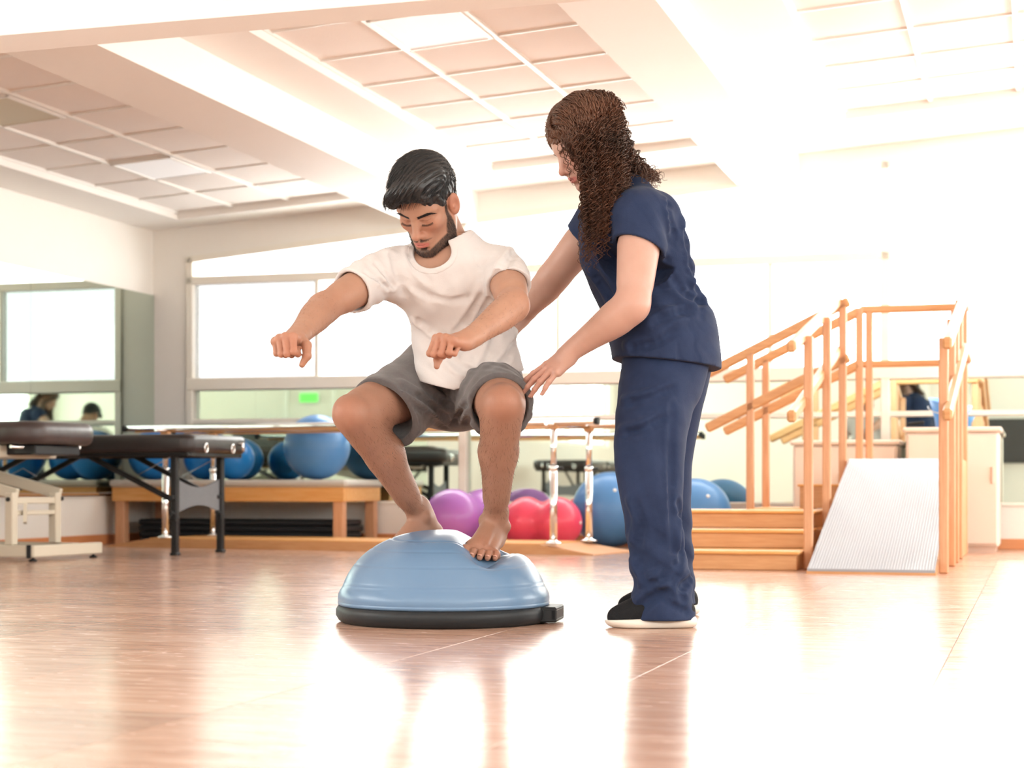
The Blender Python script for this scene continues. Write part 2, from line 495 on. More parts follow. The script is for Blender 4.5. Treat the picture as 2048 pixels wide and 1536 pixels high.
for a, b_ in zip(MAIN[:-1], MAIN[1:]):
    p = []
    for v in (VB + .03, VB + .036): p += [(a, v, 1.87), (b_, v, 1.87), (b_, v, min(wt(b_), 2.84) - .02), (a, v, wt(a) - .02)]
    MB().add(p, [(0, 1, 2, 3), (7, 6, 5, 4), (0, 4, 5, 1), (1, 5, 6, 2), (2, 6, 7, 3), (3, 7, 4, 0)]).build('pane', 'glass_clear', win)
portal('portal_back', R((U0 + UR) / 2, VB + .25, 1.85), UR - U0, 1.75, R(0, -1) )

# ---- left wall: mirror near the corner, windows nearer the viewer
def wall_open(mb, axis, pos, thick, a0, a1, ztop, wins):
    # wall along axis with rectangular windows (b0, b1, z0, z1)
    def bx(p0, p1, z0, z1):
        if axis == 'v': mb.box(min(pos, pos + thick), max(pos, pos + thick), p0, p1, z0, z1)
        else: mb.box(p0, p1, min(pos, pos + thick), max(pos, pos + thick), z0, z1)
    c = a0
    for (b0, b1, z0, z1) in wins:
        bx(c, b0, 0, ztop); bx(b0, b1, 0, z0); bx(b0, b1, z1, ztop); c = b1
    bx(c, a1, 0, ztop)
def win_frame(name, axis, pos, thick, wins, nm):
    f = MB(); panes = []
    for (b0, b1, z0, z1) in wins:
        n = max(2, round((b1 - b0) / 1.1)); t = .05
        def bx(mb, p0, p1, q0, q1, d=.06):
            q = pos + thick * .5
            if axis == 'v': mb.box(q - d / 2, q + d / 2, p0, p1, q0, q1)
            else: mb.box(p0, p1, q - d / 2, q + d / 2, q0, q1)
        bx(f, b0, b1, z0, z0 + t); bx(f, b0, b1, z1 - t, z1)
        for k in range(n + 1):
            c = b0 + (b1 - b0 - t) * k / n; bx(f, c, c + t, z0 + t, z1 - t)
        for k in range(n):
            m = MB(); bx(m, b0 + (b1 - b0) * k / n + .02, b0 + (b1 - b0) * (k + 1) / n - .02, z0 + .02, z1 - .02, .006); panes.append(m)
    o = struct(name, f, 'frame_paint')
    for m in panes: m.build('pane', 'glass_clear', o)
LW = [(-2.6, 4.6, 0.95, 2.15)]
wl = MB(); wall_open(wl, 'v', UL, -.2, VF - .2, VB + .2, ZF, LW); struct('wall_left', wl, 'plaster')
win_frame('window_2', 'v', UL, -.2, LW, 'l')
lm = empty('wall_mirror', R(UL, 5.6, .34), -TH)
tag(lm, 'tall frameless mirror on the left wall beside the room corner', 'mirror')
for a, b_ in ((5.6, 7.6), (7.6, 9.82), (9.82, VB)):
    MB().box(.002, .012, a - 5.6 + .001, b_ - 5.6 - .001, 0, 1.42).build('mirror_pane', 'mirror', lm)
MB().box(.0, .022, 0, VB - 5.6, -.012, .008, .003).build('bottom_rail', 'chrome', lm)
RW = [(-2.6, 5.9, 0.95, 2.2), (6.6, 10.6, .85, 2.35)]
wr = MB(); wall_open(wr, 'v', UR, .2, VF - .2, VB + .2, ZF, RW); struct('wall_right', wr, 'plaster')
win_frame('window_3', 'v', UR, .2, RW, 'r')
FW = [(-5.4, 2.9, 2.25, 3.1)]  # high front windows, unseen, added to give fill light
wfm = MB(); wall_open(wfm, 'u', VF, -.2, UL - .2, UR + .2, ZF, FW); struct('wall_front', wfm, 'plaster')
win_frame('fill_window', 'u', VF, -.2, FW, 'f')
portal('portal_left', R(UL - .25, 1.0, 1.55), 7.2, 1.2, R(1, 0))
portal('portal_right', R(UR + .25, 4.0, 1.72), 13.4, 2.7, R(-1, 0))
portal('portal_front', R(-1.25, VF - .25, 2.65), 8.8, 1.0, R(0, 1))
# baseboards
struct('baseboard_left', MB().box(UL, UL + .012, VF, VB, 0, .065, .003), 'baseboard')
struct('baseboard_back', MB().box(UL, UR, VB - .012, VB, 0, .065, .003), 'baseboard')
struct('baseboard_right', MB().box(UR - .012, UR, VF, VB, 0, .065, .003), 'baseboard')

# door in the wall behind the viewer (seen in the mirrors)
dr = MB(); dr.box(-1.47, -.74, VF, VF + .03, 0, 1.66, .004)
d1 = struct('door_1', dr, 'plaster')
dj = MB(); dj.box(-1.54, -1.47, VF, VF + .06, 0, 2.1, .005); dj.box(-.74, -.67, VF, VF + .06, 0, 2.1, .005); dj.box(-1.54, -.67, VF, VF + .06, 2.03, 2.1, .005)
dj.build('door_frame', 'grid_white', d1)
dh = MB(); dh.tube([(-1.4, VF + .03, 1.0), (-1.4, VF + .08, 1.0), (-1.28, VF + .08, 1.0)], .01, 8); dh.build('door_handle', 'chrome', d1)
# ================================================================== equipment
# ---- parallel bars
PBA = math.atan2(-.425, .905)
pb = empty('parallel_bars', (-2.64, 11.5, 0), PBA)
tag(pb, 'chrome parallel walking bars on a low wooden base with sloped ends', 'parallel bars')
base = MB(); L_, Wd, Hh, Wg = 3.43, .62, .056, .34
poly = [(0, .004), (0, 0), (L_, 0), (L_, .004), (L_ - Wg, Hh), (Wg, Hh)]
base.prism([(0, 0), (L_, 0), (L_, .005), (L_ - Wg, Hh), (Wg, Hh), (0, .005)], 0, Wd)
base.build('base', 'oak', pb)
tp = MB(); tp.prism([(Wg, Hh), (L_ - Wg, Hh), (L_ - Wg, Hh + .006), (Wg, Hh + .006)], .012, Wd - .012); tp.build('base_top', 'pine', pb)
for x in (.44, 3.16):
    for y in (.045, .575):
        p = MB(); p.tube([(x, y, Hh), (x, y, .50)], .022, 14)
        po = p.build('post', 'chrome', pb)
        MB().tube([(x, y, .49), (x, y, .745)], .017, 14).build('inner_tube', 'chrome', po)
        MB().lathe([(.0, 0), (.05, 0), (.05, .006), (.03, .012), (.022, .02)], 20, (x, y, Hh + .006)).build('foot_flange', 'chrome', po)
        MB().lathe([(.022, 0), (.027, .002), (.027, .022), (.022, .025)], 16, (x, y, .485)).build('collar', 'chrome', po)
        MB().tube([(x + .02, y, .497), (x + .06, y, .497)], .008, 8).build('knob', 'black_rubber', po)
for y in (.045, .575):
    r = MB(); r.tube([(.12, y, .765), (3.43, y, .765)], .02, 16); ro = r.build('handrail', 'chrome', pb)
    MB().box(.2, 3.36, y - .006, y + .006, .738, .747, .002).build('rail_strip', 'oak', ro)
    for x in (.12, 3.43):
        c = MB(); c.tube([(x - .012, y, .765), (x + .012, y, .765)], .022, 14); c.build('end_cap', 'black_rubber', ro)
    for x in (.44, 3.16):
        MB().box(x - .03, x + .03, y - .018, y + .018, .722, .75, .004).build('bracket', 'oak', ro)
# width adjusting arms standing out from the posts
for x in (.44, 3.16):
    a = MB(); a.tube([(x, -.06, .752), (x, .66, .752)], .011, 10); a.build('cross_arm', 'chrome', pb)

# ---- low mat platform in the corner with its pad
mu0, mu1, mv0, mv1 = -6.03, -4.30, 10.72, 11.42
mp = empty('mat_platform', R(mu0, mv0), -TH)
tag(mp, 'low wooden treatment platform with a flat grey pad under the window', 'treatment platform')
lx, ly = mu1 - mu0, mv1 - mv0
MB().box(0, lx, 0, ly, .385, .435, .016).build('pad', 'pad_grey', mp)
for nme, a in (('apron', (.02, lx - .02, .015, .05, .29, .385)), ('apron', (.02, lx - .02, ly - .05, ly - .015, .29, .385)),
               ('apron', (.02, .055, .05, ly - .05, .29, .385)), ('apron', (lx - .055, lx - .02, .05, ly - .05, .29, .385))):
    MB().box(*a, .004).build(nme, 'pine', mp)
for x in (.035, lx - .105):
    for y in (.03, ly - .10): MB().box(x, x + .07, y, y + .07, 0, .385, .004).build('leg', 'oak_v', mp)
# ---- folded black mats beneath it
fm = empty('exercise_mat', R(-5.92, 10.93), -TH)
tag(fm, 'long black folded exercise mat lying under the wooden platform', 'mat')
for k in range(4): MB().box(0, 1.52 - .01 * (k % 2), .02 - .005 * k, .36, .042 * k + .001, .042 * k + .041, .012).build('mat_layer', 'black_mat', fm)

# ---- balls
def ball_mesh(r, squash=.97):
    n = 40; prof = []
    for i in range(n + 1):
        t = math.pi * i / n
        rr = r * math.sin(t); z = -r * math.cos(t)
        if i % 3 == 0 and 8 < i < 32: rr *= .9965                # moulded ring grooves
        prof.append((max(rr, 1e-4), z * squash + r * squash))
    return MB().lathe(prof, 56)
def ball(loc, r, m, label, tilt=0.3, squash=.97):
    o = empty('exercise_ball', loc)
    b = ball_mesh(r, squash); b.build('shell', m, o)
    v = MB(); v.lathe([(.012, 0), (.012, .004), (.004, .006), (1e-4, .006)], 12)
    vm = v.build('valve_plug', 'white_plastic', o)
    d = Vector((math.sin(tilt) * .5, -.75, .45)).normalized()
    vm.location = Vector((0, 0, r * squash)) + Vector((d.x * r, d.y * r, d.z * r * squash)) * .992
    vm.rotation_euler = d.to_track_quat('Z', 'Y').to_euler()
    return tag(o, label, 'ball', 'inflated exercise balls')
def on_mat(px, v):
    r = (px - 1024) / FPX; Y = v / (CT + r * ST); p = Vector((r * Y, Y, .435)); return p
ball(on_mat(634, 10.98), .222, 'ball_blue', 'large blue exercise ball on the grey pad, rightmost on the platform', .2, .98)
ball(on_mat(308, 11.02), .178, 'ball_deep', 'deep blue exercise ball on the platform nearest the room corner', 1.0)
ball(on_mat(412, 11.2), .155, 'ball_deep', 'deep blue exercise ball in the middle of the three behind the massage table', -.6)
ball(on_mat(466, 11.03), .147, 'ball_deep', 'small deep blue exercise ball showing past the black massage table end', .6)
ball((.637, 11.42, 0), .25, 'ball_blue', 'big blue exercise ball on the floor beside the standing woman', .1)
ball((1.15, 11.12, 0), .228, 'ball_blue', 'blue exercise ball on the floor behind the wooden steps', .5)
def peanut(c0, c1, r, m, label):
    c0 = Vector(c0); c1 = Vector(c1); d = (c1 - c0); L0 = d.length
    o = empty('peanut_ball', ((c0 + c1) / 2).to_tuple()[:2] + (0,), math.atan2(d.y, d.x))
    pts = []; rs = []; n = 44; hl = L0 / 2 + r
    for i in range(n + 1):
        t = -math.cos(math.pi * i / n); x = t * hl
        e = max(0.0, abs(x) - L0 / 2)
        rr = math.sqrt(max(r * r - e * e, 1e-8)) if abs(x) > L0 / 2 else r - .19 * r * (math.cos(math.pi * x / L0)) ** 2
        pts.append((x, 0, r)); rs.append(max(rr, 1e-4))
    b = MB(); b.tube(pts, rs, 48, False); b.build('shell', m, o)
    v = MB(); v.lathe([(.012, 0), (.012, .004), (1e-4, .006)], 12, (0, 0, 0)); vo = v.build('valve_plug', 'white_plastic', o)
    vo.location = (hl - .003, 0, r); vo.rotation_euler = (0, math.pi / 2, 0)
    return tag(o, label, 'ball', 'inflated exercise balls')
peanut((-.375, 11.24, 0), (-.19, 11.47, 0), .188, 'ball_purple', 'purple peanut-shaped exercise ball on the floor behind the man')
peanut((.10, 11.2, 0), (.28, 11.12, 0), .163, 'ball_red', 'red peanut-shaped exercise ball on the floor behind the man')

# ---- folding massage table
def rot(a): return math.atan2(a[1], a[0])
TA = math.atan2(-.36, .93)
def rounded_slab(mb, x0, x1, y0, y1, z0, z1, rc, re):
    # slab with rounded plan corners and soft edges
    ring = []
    for cx, cy, a0 in ((x1 - rc, y0 + rc, -90), (x1 - rc, y1 - rc, 0), (x0 + rc, y1 - rc, 90), (x0 + rc, y0 + rc, 180)):
        for k in range(7):
            a = math.radians(a0 + 15 * k); ring.append((cx, cy, math.cos(a), math.sin(a)))
    n = len(ring); lay = []
    for k in range(7):
        t = math.radians(-90 + 15 * k * 1.0); lay.append((rc - re + re * math.cos(t), z0 + re + re * math.sin(t)))
    for k in range(7):
        t = math.radians(15 * k); lay.append((rc - re + re * math.cos(t), z1 - re + re * math.sin(t)))
    vs = []; fs = []
    for d, z in lay:
        for cx, cy, c, s_ in ring: vs.append((cx + c * d, cy + s_ * d, z))
    for i in range(len(lay) - 1):
        for k in range(n):
            k2 = (k + 1) % n; fs.append((i * n + k, i * n + k2, (i + 1) * n + k2, (i + 1) * n + k))
    fs.append(tuple(range(n))[::-1]); fs.append(tuple((len(lay) - 1) * n + k for k in range(n)))
    return mb.add(vs, fs, True)
def massage_table(loc, rz, label, vinyl='dark_vinyl'):
    t = empty('massage_table', loc, rz)
    tag(t, label, 'massage table', 'padded treatment tables')
    X0, X1, Y0, Y1 = -1.74, .14, -.07, .60
    xm = (X0 + X1) / 2
    for a, b in ((X0, xm - .004), (xm + .004, X1)):
        s_ = MB(); rounded_slab(s_, a, b, Y0, Y1, .582, .688, .07, .032); po = s_.build('cushion', vinyl, t)
    f = MB(); f.box(X0 + .03, X1 - .03, Y0 + .03, Y0 + .06, .560, .59, .006); f.box(X0 + .03, X1 - .03, Y1 - .06, Y1 - .03, .560, .59, .006)
    f.box(X0 + .03, X0 + .06, Y0 + .06, Y1 - .06, .560, .59, .006); f.box(X1 - .06, X1 - .03, Y0 + .06, Y1 - .06, .560, .59, .006)
    f.box(xm - .03, xm + .03, Y0 + .06, Y1 - .06, .562, .588, .004)
    f.build('frame', 'black_metal', t)
    for x, sg in ((0, 1), (-1.6, -1)):
        for y in (0, .50):
            l = MB(); l.box(x - .02, x + .02, y - .02, y + .02, .20, .60, .005); lo = l.build('leg', 'black_metal', t)
            MB().box(x - .026, x + .014, y - .016 + .012, y + .016 + .012, .012, .36, .004).build('lower_leg', 'black_metal', lo)
            MB().box(x - .03, x + .018, y - .012, y + .036, 0, .016, .004).build('rubber_foot', 'black_rubber', lo)
            for z in (.24, .33): MB().tube([(x, y - .045, z), (x, y - .015, z)], .013, 10).build('leg_knob', 'black_rubber', lo)
            st = MB(); st.bar((x - sg * .01, y + .01, .31), (x - sg * .60, y + .01, .575), .022, .03, (0, 0, 1), .003); st.build('strut', 'black_metal', t)
            ca = MB(); ca.tube([(x - sg * .30, y + .03, .44), (x + sg * .03, y + .04, .60)], .0022, 5); ca.build('cable', 'wire', t)
        g = MB(); n = 12; vs = []; fs = []                     # fabric panel with hollow upper and lower edge
        for k in range(n + 1):
            s_ = k / n; c = math.sin(math.pi * s_)
            y = .0 + .5 * s_
            for dx in (-.006, .006): vs += [(x + dx, y, .235 + .048 * c), (x + dx, y, .44 - .052 * c)]
        for k in range(n):
            a = 4 * k; b = a + 4
            fs += [(a, b, b + 1, a + 1), (a + 2, a + 3, b + 3, b + 2), (a + 1, b + 1, b + 3, a + 3), (a, a + 2, b + 2, b)]
        g.add(vs, fs); g.build('fabric_panel', 'grey_cloth', t)
    for x in (xm - .05 + .02, xm + .19): 
        h = MB(); h.box(x - .028, x + .028, Y0 - .008, Y0 + .012, .605, .627, .004); h.build('clasp', 'chrome', t)
    for y in (.10, .40):
        rg = MB(); pts = [(X1 + .004, y + .016 * math.cos(a), .612 + .024 * math.sin(a)) for a in [2 * math.pi * k / 16 for k in range(17)]]
        rg.tube(pts, .005, 8, False); rg.build('ring_clip', 'chrome', t)
    hp = MB(); hp.tube([(X1 - .05, .47, .64), (X1 + .03, .47, .64), (X1 + .03, .47, .60)], .009, 10); hp.build('headrest_socket', 'chrome', t)
    return t
massage_table((-1.912, 10.04, 0), TA, 'black folding massage table with a grey cloth panel between its legs')
massage_table(R(-4.95, 3.3), math.pi / 2 - TH, 'dark folding massage table along the far left wall, seen in the mirror', 'dark_vinyl')
massage_table(R(-5.05, 0.6), math.pi / 2 - TH, 'second dark massage table farther back along the left wall, seen in the mirror', 'dark_vinyl')

# ---- cream framed treatment table at the left edge
ct = empty('treatment_table', (-2.51, 9.2, 0), TA)
tag(ct, 'brown padded treatment table on a cream metal lifting frame, at the left edge', 'treatment table', 'padded treatment tables')
s_ = MB(); rounded_slab(s_, -.46, .045, -.03, .60, .615, .735, .13, .045); s_.build('head_cushion', 'brown_vinyl', ct)
s_ = MB(); rounded_slab(s_, -2.0, -.475, -.05, .62, .615, .735, .08, .045); s_.build('body_cushion', 'brown_vinyl', ct)
MB().box(-2.0, -.30, -.03, .02, .565, .60, .004).build('side_rail', 'chrome', ct)
MB().box(-2.0, -.30, .52, .57, .565, .60, .004).build('side_rail', 'chrome', ct)
MB().box(-1.9, -.20, .02, .52, .545, .612, .006).build('deck', 'cream_metal', ct)
MB().box(-.22, -.02, .08, .48, .56, .612, .006).build('head_bracket', 'black_metal', ct)
MB().tube([(-.10, -.02, .60), (-.10, .52, .60)], .009, 10).build('head_hinge', 'chrome', ct)
for nme, a in (('foot_bar', (-.012, .03, 0, .62, .022, .085)), ('base_rail', (-1.9, -.012, .0, .05, .022, .085)), ('base_rail', (-1.9, -.04, .44, .51, .022, .085)), ('foot_bar', (-1.95, -1.88, 0, .62, .022, .085))):
    MB().box(*a, .006).build(nme, 'cream_metal', ct)
MB().box(-.014, .012, -.008, .004, .018, .088, .003).build('end_cap', 'black_rubber', ct)
for x in (-.005, -1.915):
    for y in (.04, .58): MB().lathe([(1e-4, 0), (.022, 0), (.022, .008), (.009, .014), (.009, .03)], 14, (x, y, 0)).build('level_foot', 'black_rubber', ct)
for y in (.02, .40):
    MB().box(-.17, -.12, y, y + .05, .085, .36, .005).build('upright', 'cream_metal', ct)
    MB().box(-1.70, -1.65, y, y + .05, .085, .36, .005).build('upright', 'cream_metal', ct)
    a = MB(); a.bar((-.14, y + .07, .35), (-1.0, y + .07, .555), .03, .06, (0, 0, 1), .004); a.build('lift_arm', 'cream_metal', ct)
    a = MB(); a.bar((-1.68, y + .07, .35), (-.9, y + .09, .555), .03, .06, (0, 0, 1), .004); a.build('lift_arm', 'cream_metal', ct)
    MB().tube([(-.145, y - .008, .325), (-.145, y + .09, .325)], .012, 12).build('pivot_bolt', 'black_metal', ct)
MB().box(-.165, -.125, .07, .40, .30, .335, .004).build('cross_tie', 'cream_metal', ct)
MB().box(-.165, -.125, .07, .40, .24, .265, .004).build('cross_tie', 'cream_metal', ct)
a = MB(); a.bar((-.12, .13, .30), (-.10, .10, .20), .018, .03); a.build('foot_lever', 'cream_metal', ct)

# ---- training steps with ramp
O = Vector((1.331, 8.0, 0))
rs = empty('ramp_stairs', O, -TH)
tag(rs, 'wooden training platform with ribbed ramp, side stairs and double handrails', 'training stairs')
PH = .54
rp = MB(); rp.prism([(0, 0), (.57, 0), (.57, .01), (0, .01)], 0, .001)
rp = MB()
rp.add([(0, 0, 0), (.57, 0, 0), (.57, 1.85, 0), (0, 1.85, 0), (0, 0, .012), (.57, 0, .012), (.57, 1.85, PH - .006), (0, 1.85, PH - .006)],
       [(3, 2, 1, 0), (4, 5, 6, 7), (0, 1, 5, 4), (1, 2, 6, 5), (2, 3, 7, 6), (3, 0, 4, 7)])
rp.build('ramp', 'oak', rs)
# ribbed rubber covering: fine raised studs over the whole slope
def ramp_rubber():
    n = 150; m_ = 44; vs = []; fs = []
    sl = (PH - .018) / 1.85
    for j in range(2 * n + 1):
        y = 1.85 * j / (2 * n)
        for i in range(2 * m_ + 1):
            x = .004 + .562 * i / (2 * m_)
            h = .010 + (.0028 if (i % 2 == 1 and j % 2 == 1) else 0.0)
            vs.append((x, y, .012 + sl * y + h))
    w = 2 * m_ + 1
    for j in range(2 * n):
        for i in range(2 * m_):
            a = j * w + i; fs.append((a, a + 1, a + w + 1, a + w))
    e0 = len(vs)
    vs += [(.004, 0, .010), (.566, 0, .010)]
    fs.append((e0, e0 + 1, 2 * m_, 0))
    return MB().add(vs, fs)
mat('ramp_rubber', (0.34, 0.37, 0.42), 0.30, spec=0.7)
o = ramp_rubber().build('rubber_sheet', 'ramp_rubber', rs); tag(o, 'grey studded rubber sheet')
MB().box(0, .61, 1.85, 2.55, 0, PH, .006).build('platform_deck', 'oak', rs)
for k in range(3):
    a = -.81 + .27 * k
    st = MB(); st.box(a, 0 if k == 0 else 0, 1.88, 2.50, .135 * k + .001, .135 * (k + 1) - .012); so = st.build('stair_step', 'oak', rs)
    MB().box(a - .012, a + .29 if k < 2 else 0, 1.868, 2.512, .135 * (k + 1) - .014, .135 * (k + 1), .004).build('tread', 'pine', so)
def post(u, v, z0, z1, w=.042): MB().box(u - w / 2, u + w / 2, v - w / 2, v + w / 2, z0, z1, .006).build('post', 'oak_v', rs)
def rail(p, q, w=.042, h=.055): 
    m_ = MB(); m_.bar(p, q, w, h, (0, 0, 1), .01); m_.build('handrail', 'oak', rs)
def zu(v): return 1.03 + .205 * v
def zl(v): return .715 + .225 * v
for v in (.17, .90, 1.32, 1.81): post(.595, v, 0, zu(v) + .0)
for v in (.36, 1.12, 1.90): post(-.035, v, 0, zu(v) + .0)
for u in (.62, -.065):
    rail((u, -.03, zu(-.03)), (u, 1.93, zu(1.93))); rail((u, -.03, zl(-.03)), (u, 1.93, zl(1.93)))
post(.0, 2.50, 0, 1.44); post(.055, 2.52, 0, 1.44); post(.595, 2.50, 0, 1.44)
rail((.0, 2.52, 1.43), (.62, 2.52, 1.43), .05, .045); rail((.0, 2.52, 1.11), (.62, 2.52, 1.11), .04, .04)
rail((.62, 1.93, zu(1.93)), (.62, 2.54, 1.43)); rail((.62, 1.93, zl(1.93)), (.62, 2.54, 1.13))
for v in (1.90, 2.50):
    rail((-.80, v, 1.03), (.0, v, 1.42)); rail((-.80, v, .72), (.0, v, 1.11)); post(-.55, v, 0, 1.15)
# ---- low three-step block in front of the stairs
sb = empty('step_block', O + R(-.84, .24), -TH)
tag(sb, 'low wooden block of three wide steps beside the ramp', 'steps')
for k in range(3):
    y0 = .38 * k
    MB().box(.0, .765 - .008 * k, y0, 1.22, .09 * k + .001, .09 * (k + 1) - .016, .003).build('riser_box', 'oak', sb)
    MB().box(-.012, .778 - .008 * k, y0 - .016, (y0 + .38) if k < 2 else 1.22, .09 * (k + 1) - .016, .09 * (k + 1), .005).build('tread', 'pine', sb)

# ---- cream cabinets against the mirror
def cabinet(u0, u1, v0, v1, h, label, doors):
    c = empty('cabinet', R(u0, v0), -TH); tag(c, label, 'cabinet')
    w, d = u1 - u0, v1 - v0
    MB().box(.01, w - .01, .01, d, .03, h - .03, .012).build('body', 'cabinet_cream', c)
    MB().box(.03, w - .03, .03, d - .02, 0, .04).build('plinth', 'cabinet_trim', c)
    MB().box(-.006, w + .006, -.012, d, h - .03, h, .008).build('top', 'cabinet_cream', c)
    for k in range(doors):
        a = .02 + (w - .04) * k / doors; b = .02 + (w - .04) * (k + 1) / doors
        do = MB().box(a + .003, b - .003, -.006, .012, .05, h - .045, .004).build('door', 'cabinet_cream', c)
        MB().box(b - .035, b - .022, -.02, -.004, h * .55, h * .55 + .10, .004).build('handle', 'cabinet_trim', do)
cabinet(-.76, -.20, 10.84, 11.32, .745, 'taller cream cabinet behind the ramp with a blue bucket on it', 1)
cabinet(-1.45, -.80, 10.95, 11.36, .675, 'lower cream cabinet behind the side stairs', 2)
# bucket with a pointed rim
bk = empty('bucket', R(-.50, 11.05, .745), -TH); tag(bk, 'blue plastic bucket with a slanting rim on the taller cabinet', 'bucket')
n = 32; vs = []; fs = []
for layer, (r0, h0, inn) in enumerate(((.085, 0, 0), (.095, .06, 0), (.13, 1, 0), (.126, 1, 1), (.09, .06, 1), (.08, .012, 1))):
    for k in range(n):
        a = 2 * math.pi * k / n
        top = .155 + .035 * math.cos(a - 2.6)
        z = h0 * top if h0 in (0, 1) else h0
        if layer == 5: z = .012
        vs.append((r0 * math.cos(a), r0 * math.sin(a), z))
for i in range(5):
    for k in range(n): fs.append((i * n + k, i * n + (k + 1) % n, (i + 1) * n + (k + 1) % n, (i + 1) * n + k))
fs.append(tuple(range(n))[::-1]); fs.append(tuple(5 * n + k for k in range(n)))
MB().add(vs, fs, True).build('shell', 'bucket_blue', bk)
hb = MB(); hb.tube([(.128 * math.cos(a), -.132 * math.sin(a) * .35 - .08, .13 - .05 * math.sin(a)) for a in [math.pi * k / 14 for k in range(15)]], .003, 6); hb.build('handle', 'wire', bk)
sp = empty('desk_stapler', R(-.70, 11.0, .745), -TH); tag(sp, 'small black stapler beside the blue bucket', 'stapler')
MB().box(-.05, .05, -.015, .015, 0, .014, .004).build('base', 'black_rubber', sp)
st = MB(); st.bar((-.05, 0, .024), (.05, 0, .036), .024, .02, (0, 0, 1), .005); st.build('arm', 'black_metal', sp)

# ---- things behind the viewer that show in the mirrors
es = empty('exit_sign', R(-1.10, VF + .05, 1.70), -TH); tag(es, 'green lit sign above the door, seen in the mirror band', 'sign')
MB().box(-.17, .17, -.03, 0.0, 0, .16, .006).build('housing', 'white_plastic', es)
MB().box(-.155, .155, 0.0, .006, .012, .148, .002).build('face', 'exit_green', es)
tv = empty('television', R(-.55, VF + .5), -TH); tag(tv, 'dark television on a stand, seen in the mirror at the right edge', 'television')
MB().box(-.55, .55, -.02, .03, .70, 1.32, .008).build('casing', 'black_metal', tv)
MB().box(-.52, .52, .028, .034, .73, 1.29, .002).build('screen', 'dark_vinyl', tv)
MB().box(-.03, .03, -.03, .02, .04, .72, .006).build('stem', 'black_metal', tv)
MB().box(-.35, .35, -.2, .2, 0, .04, .01).build('foot', 'black_metal', tv)
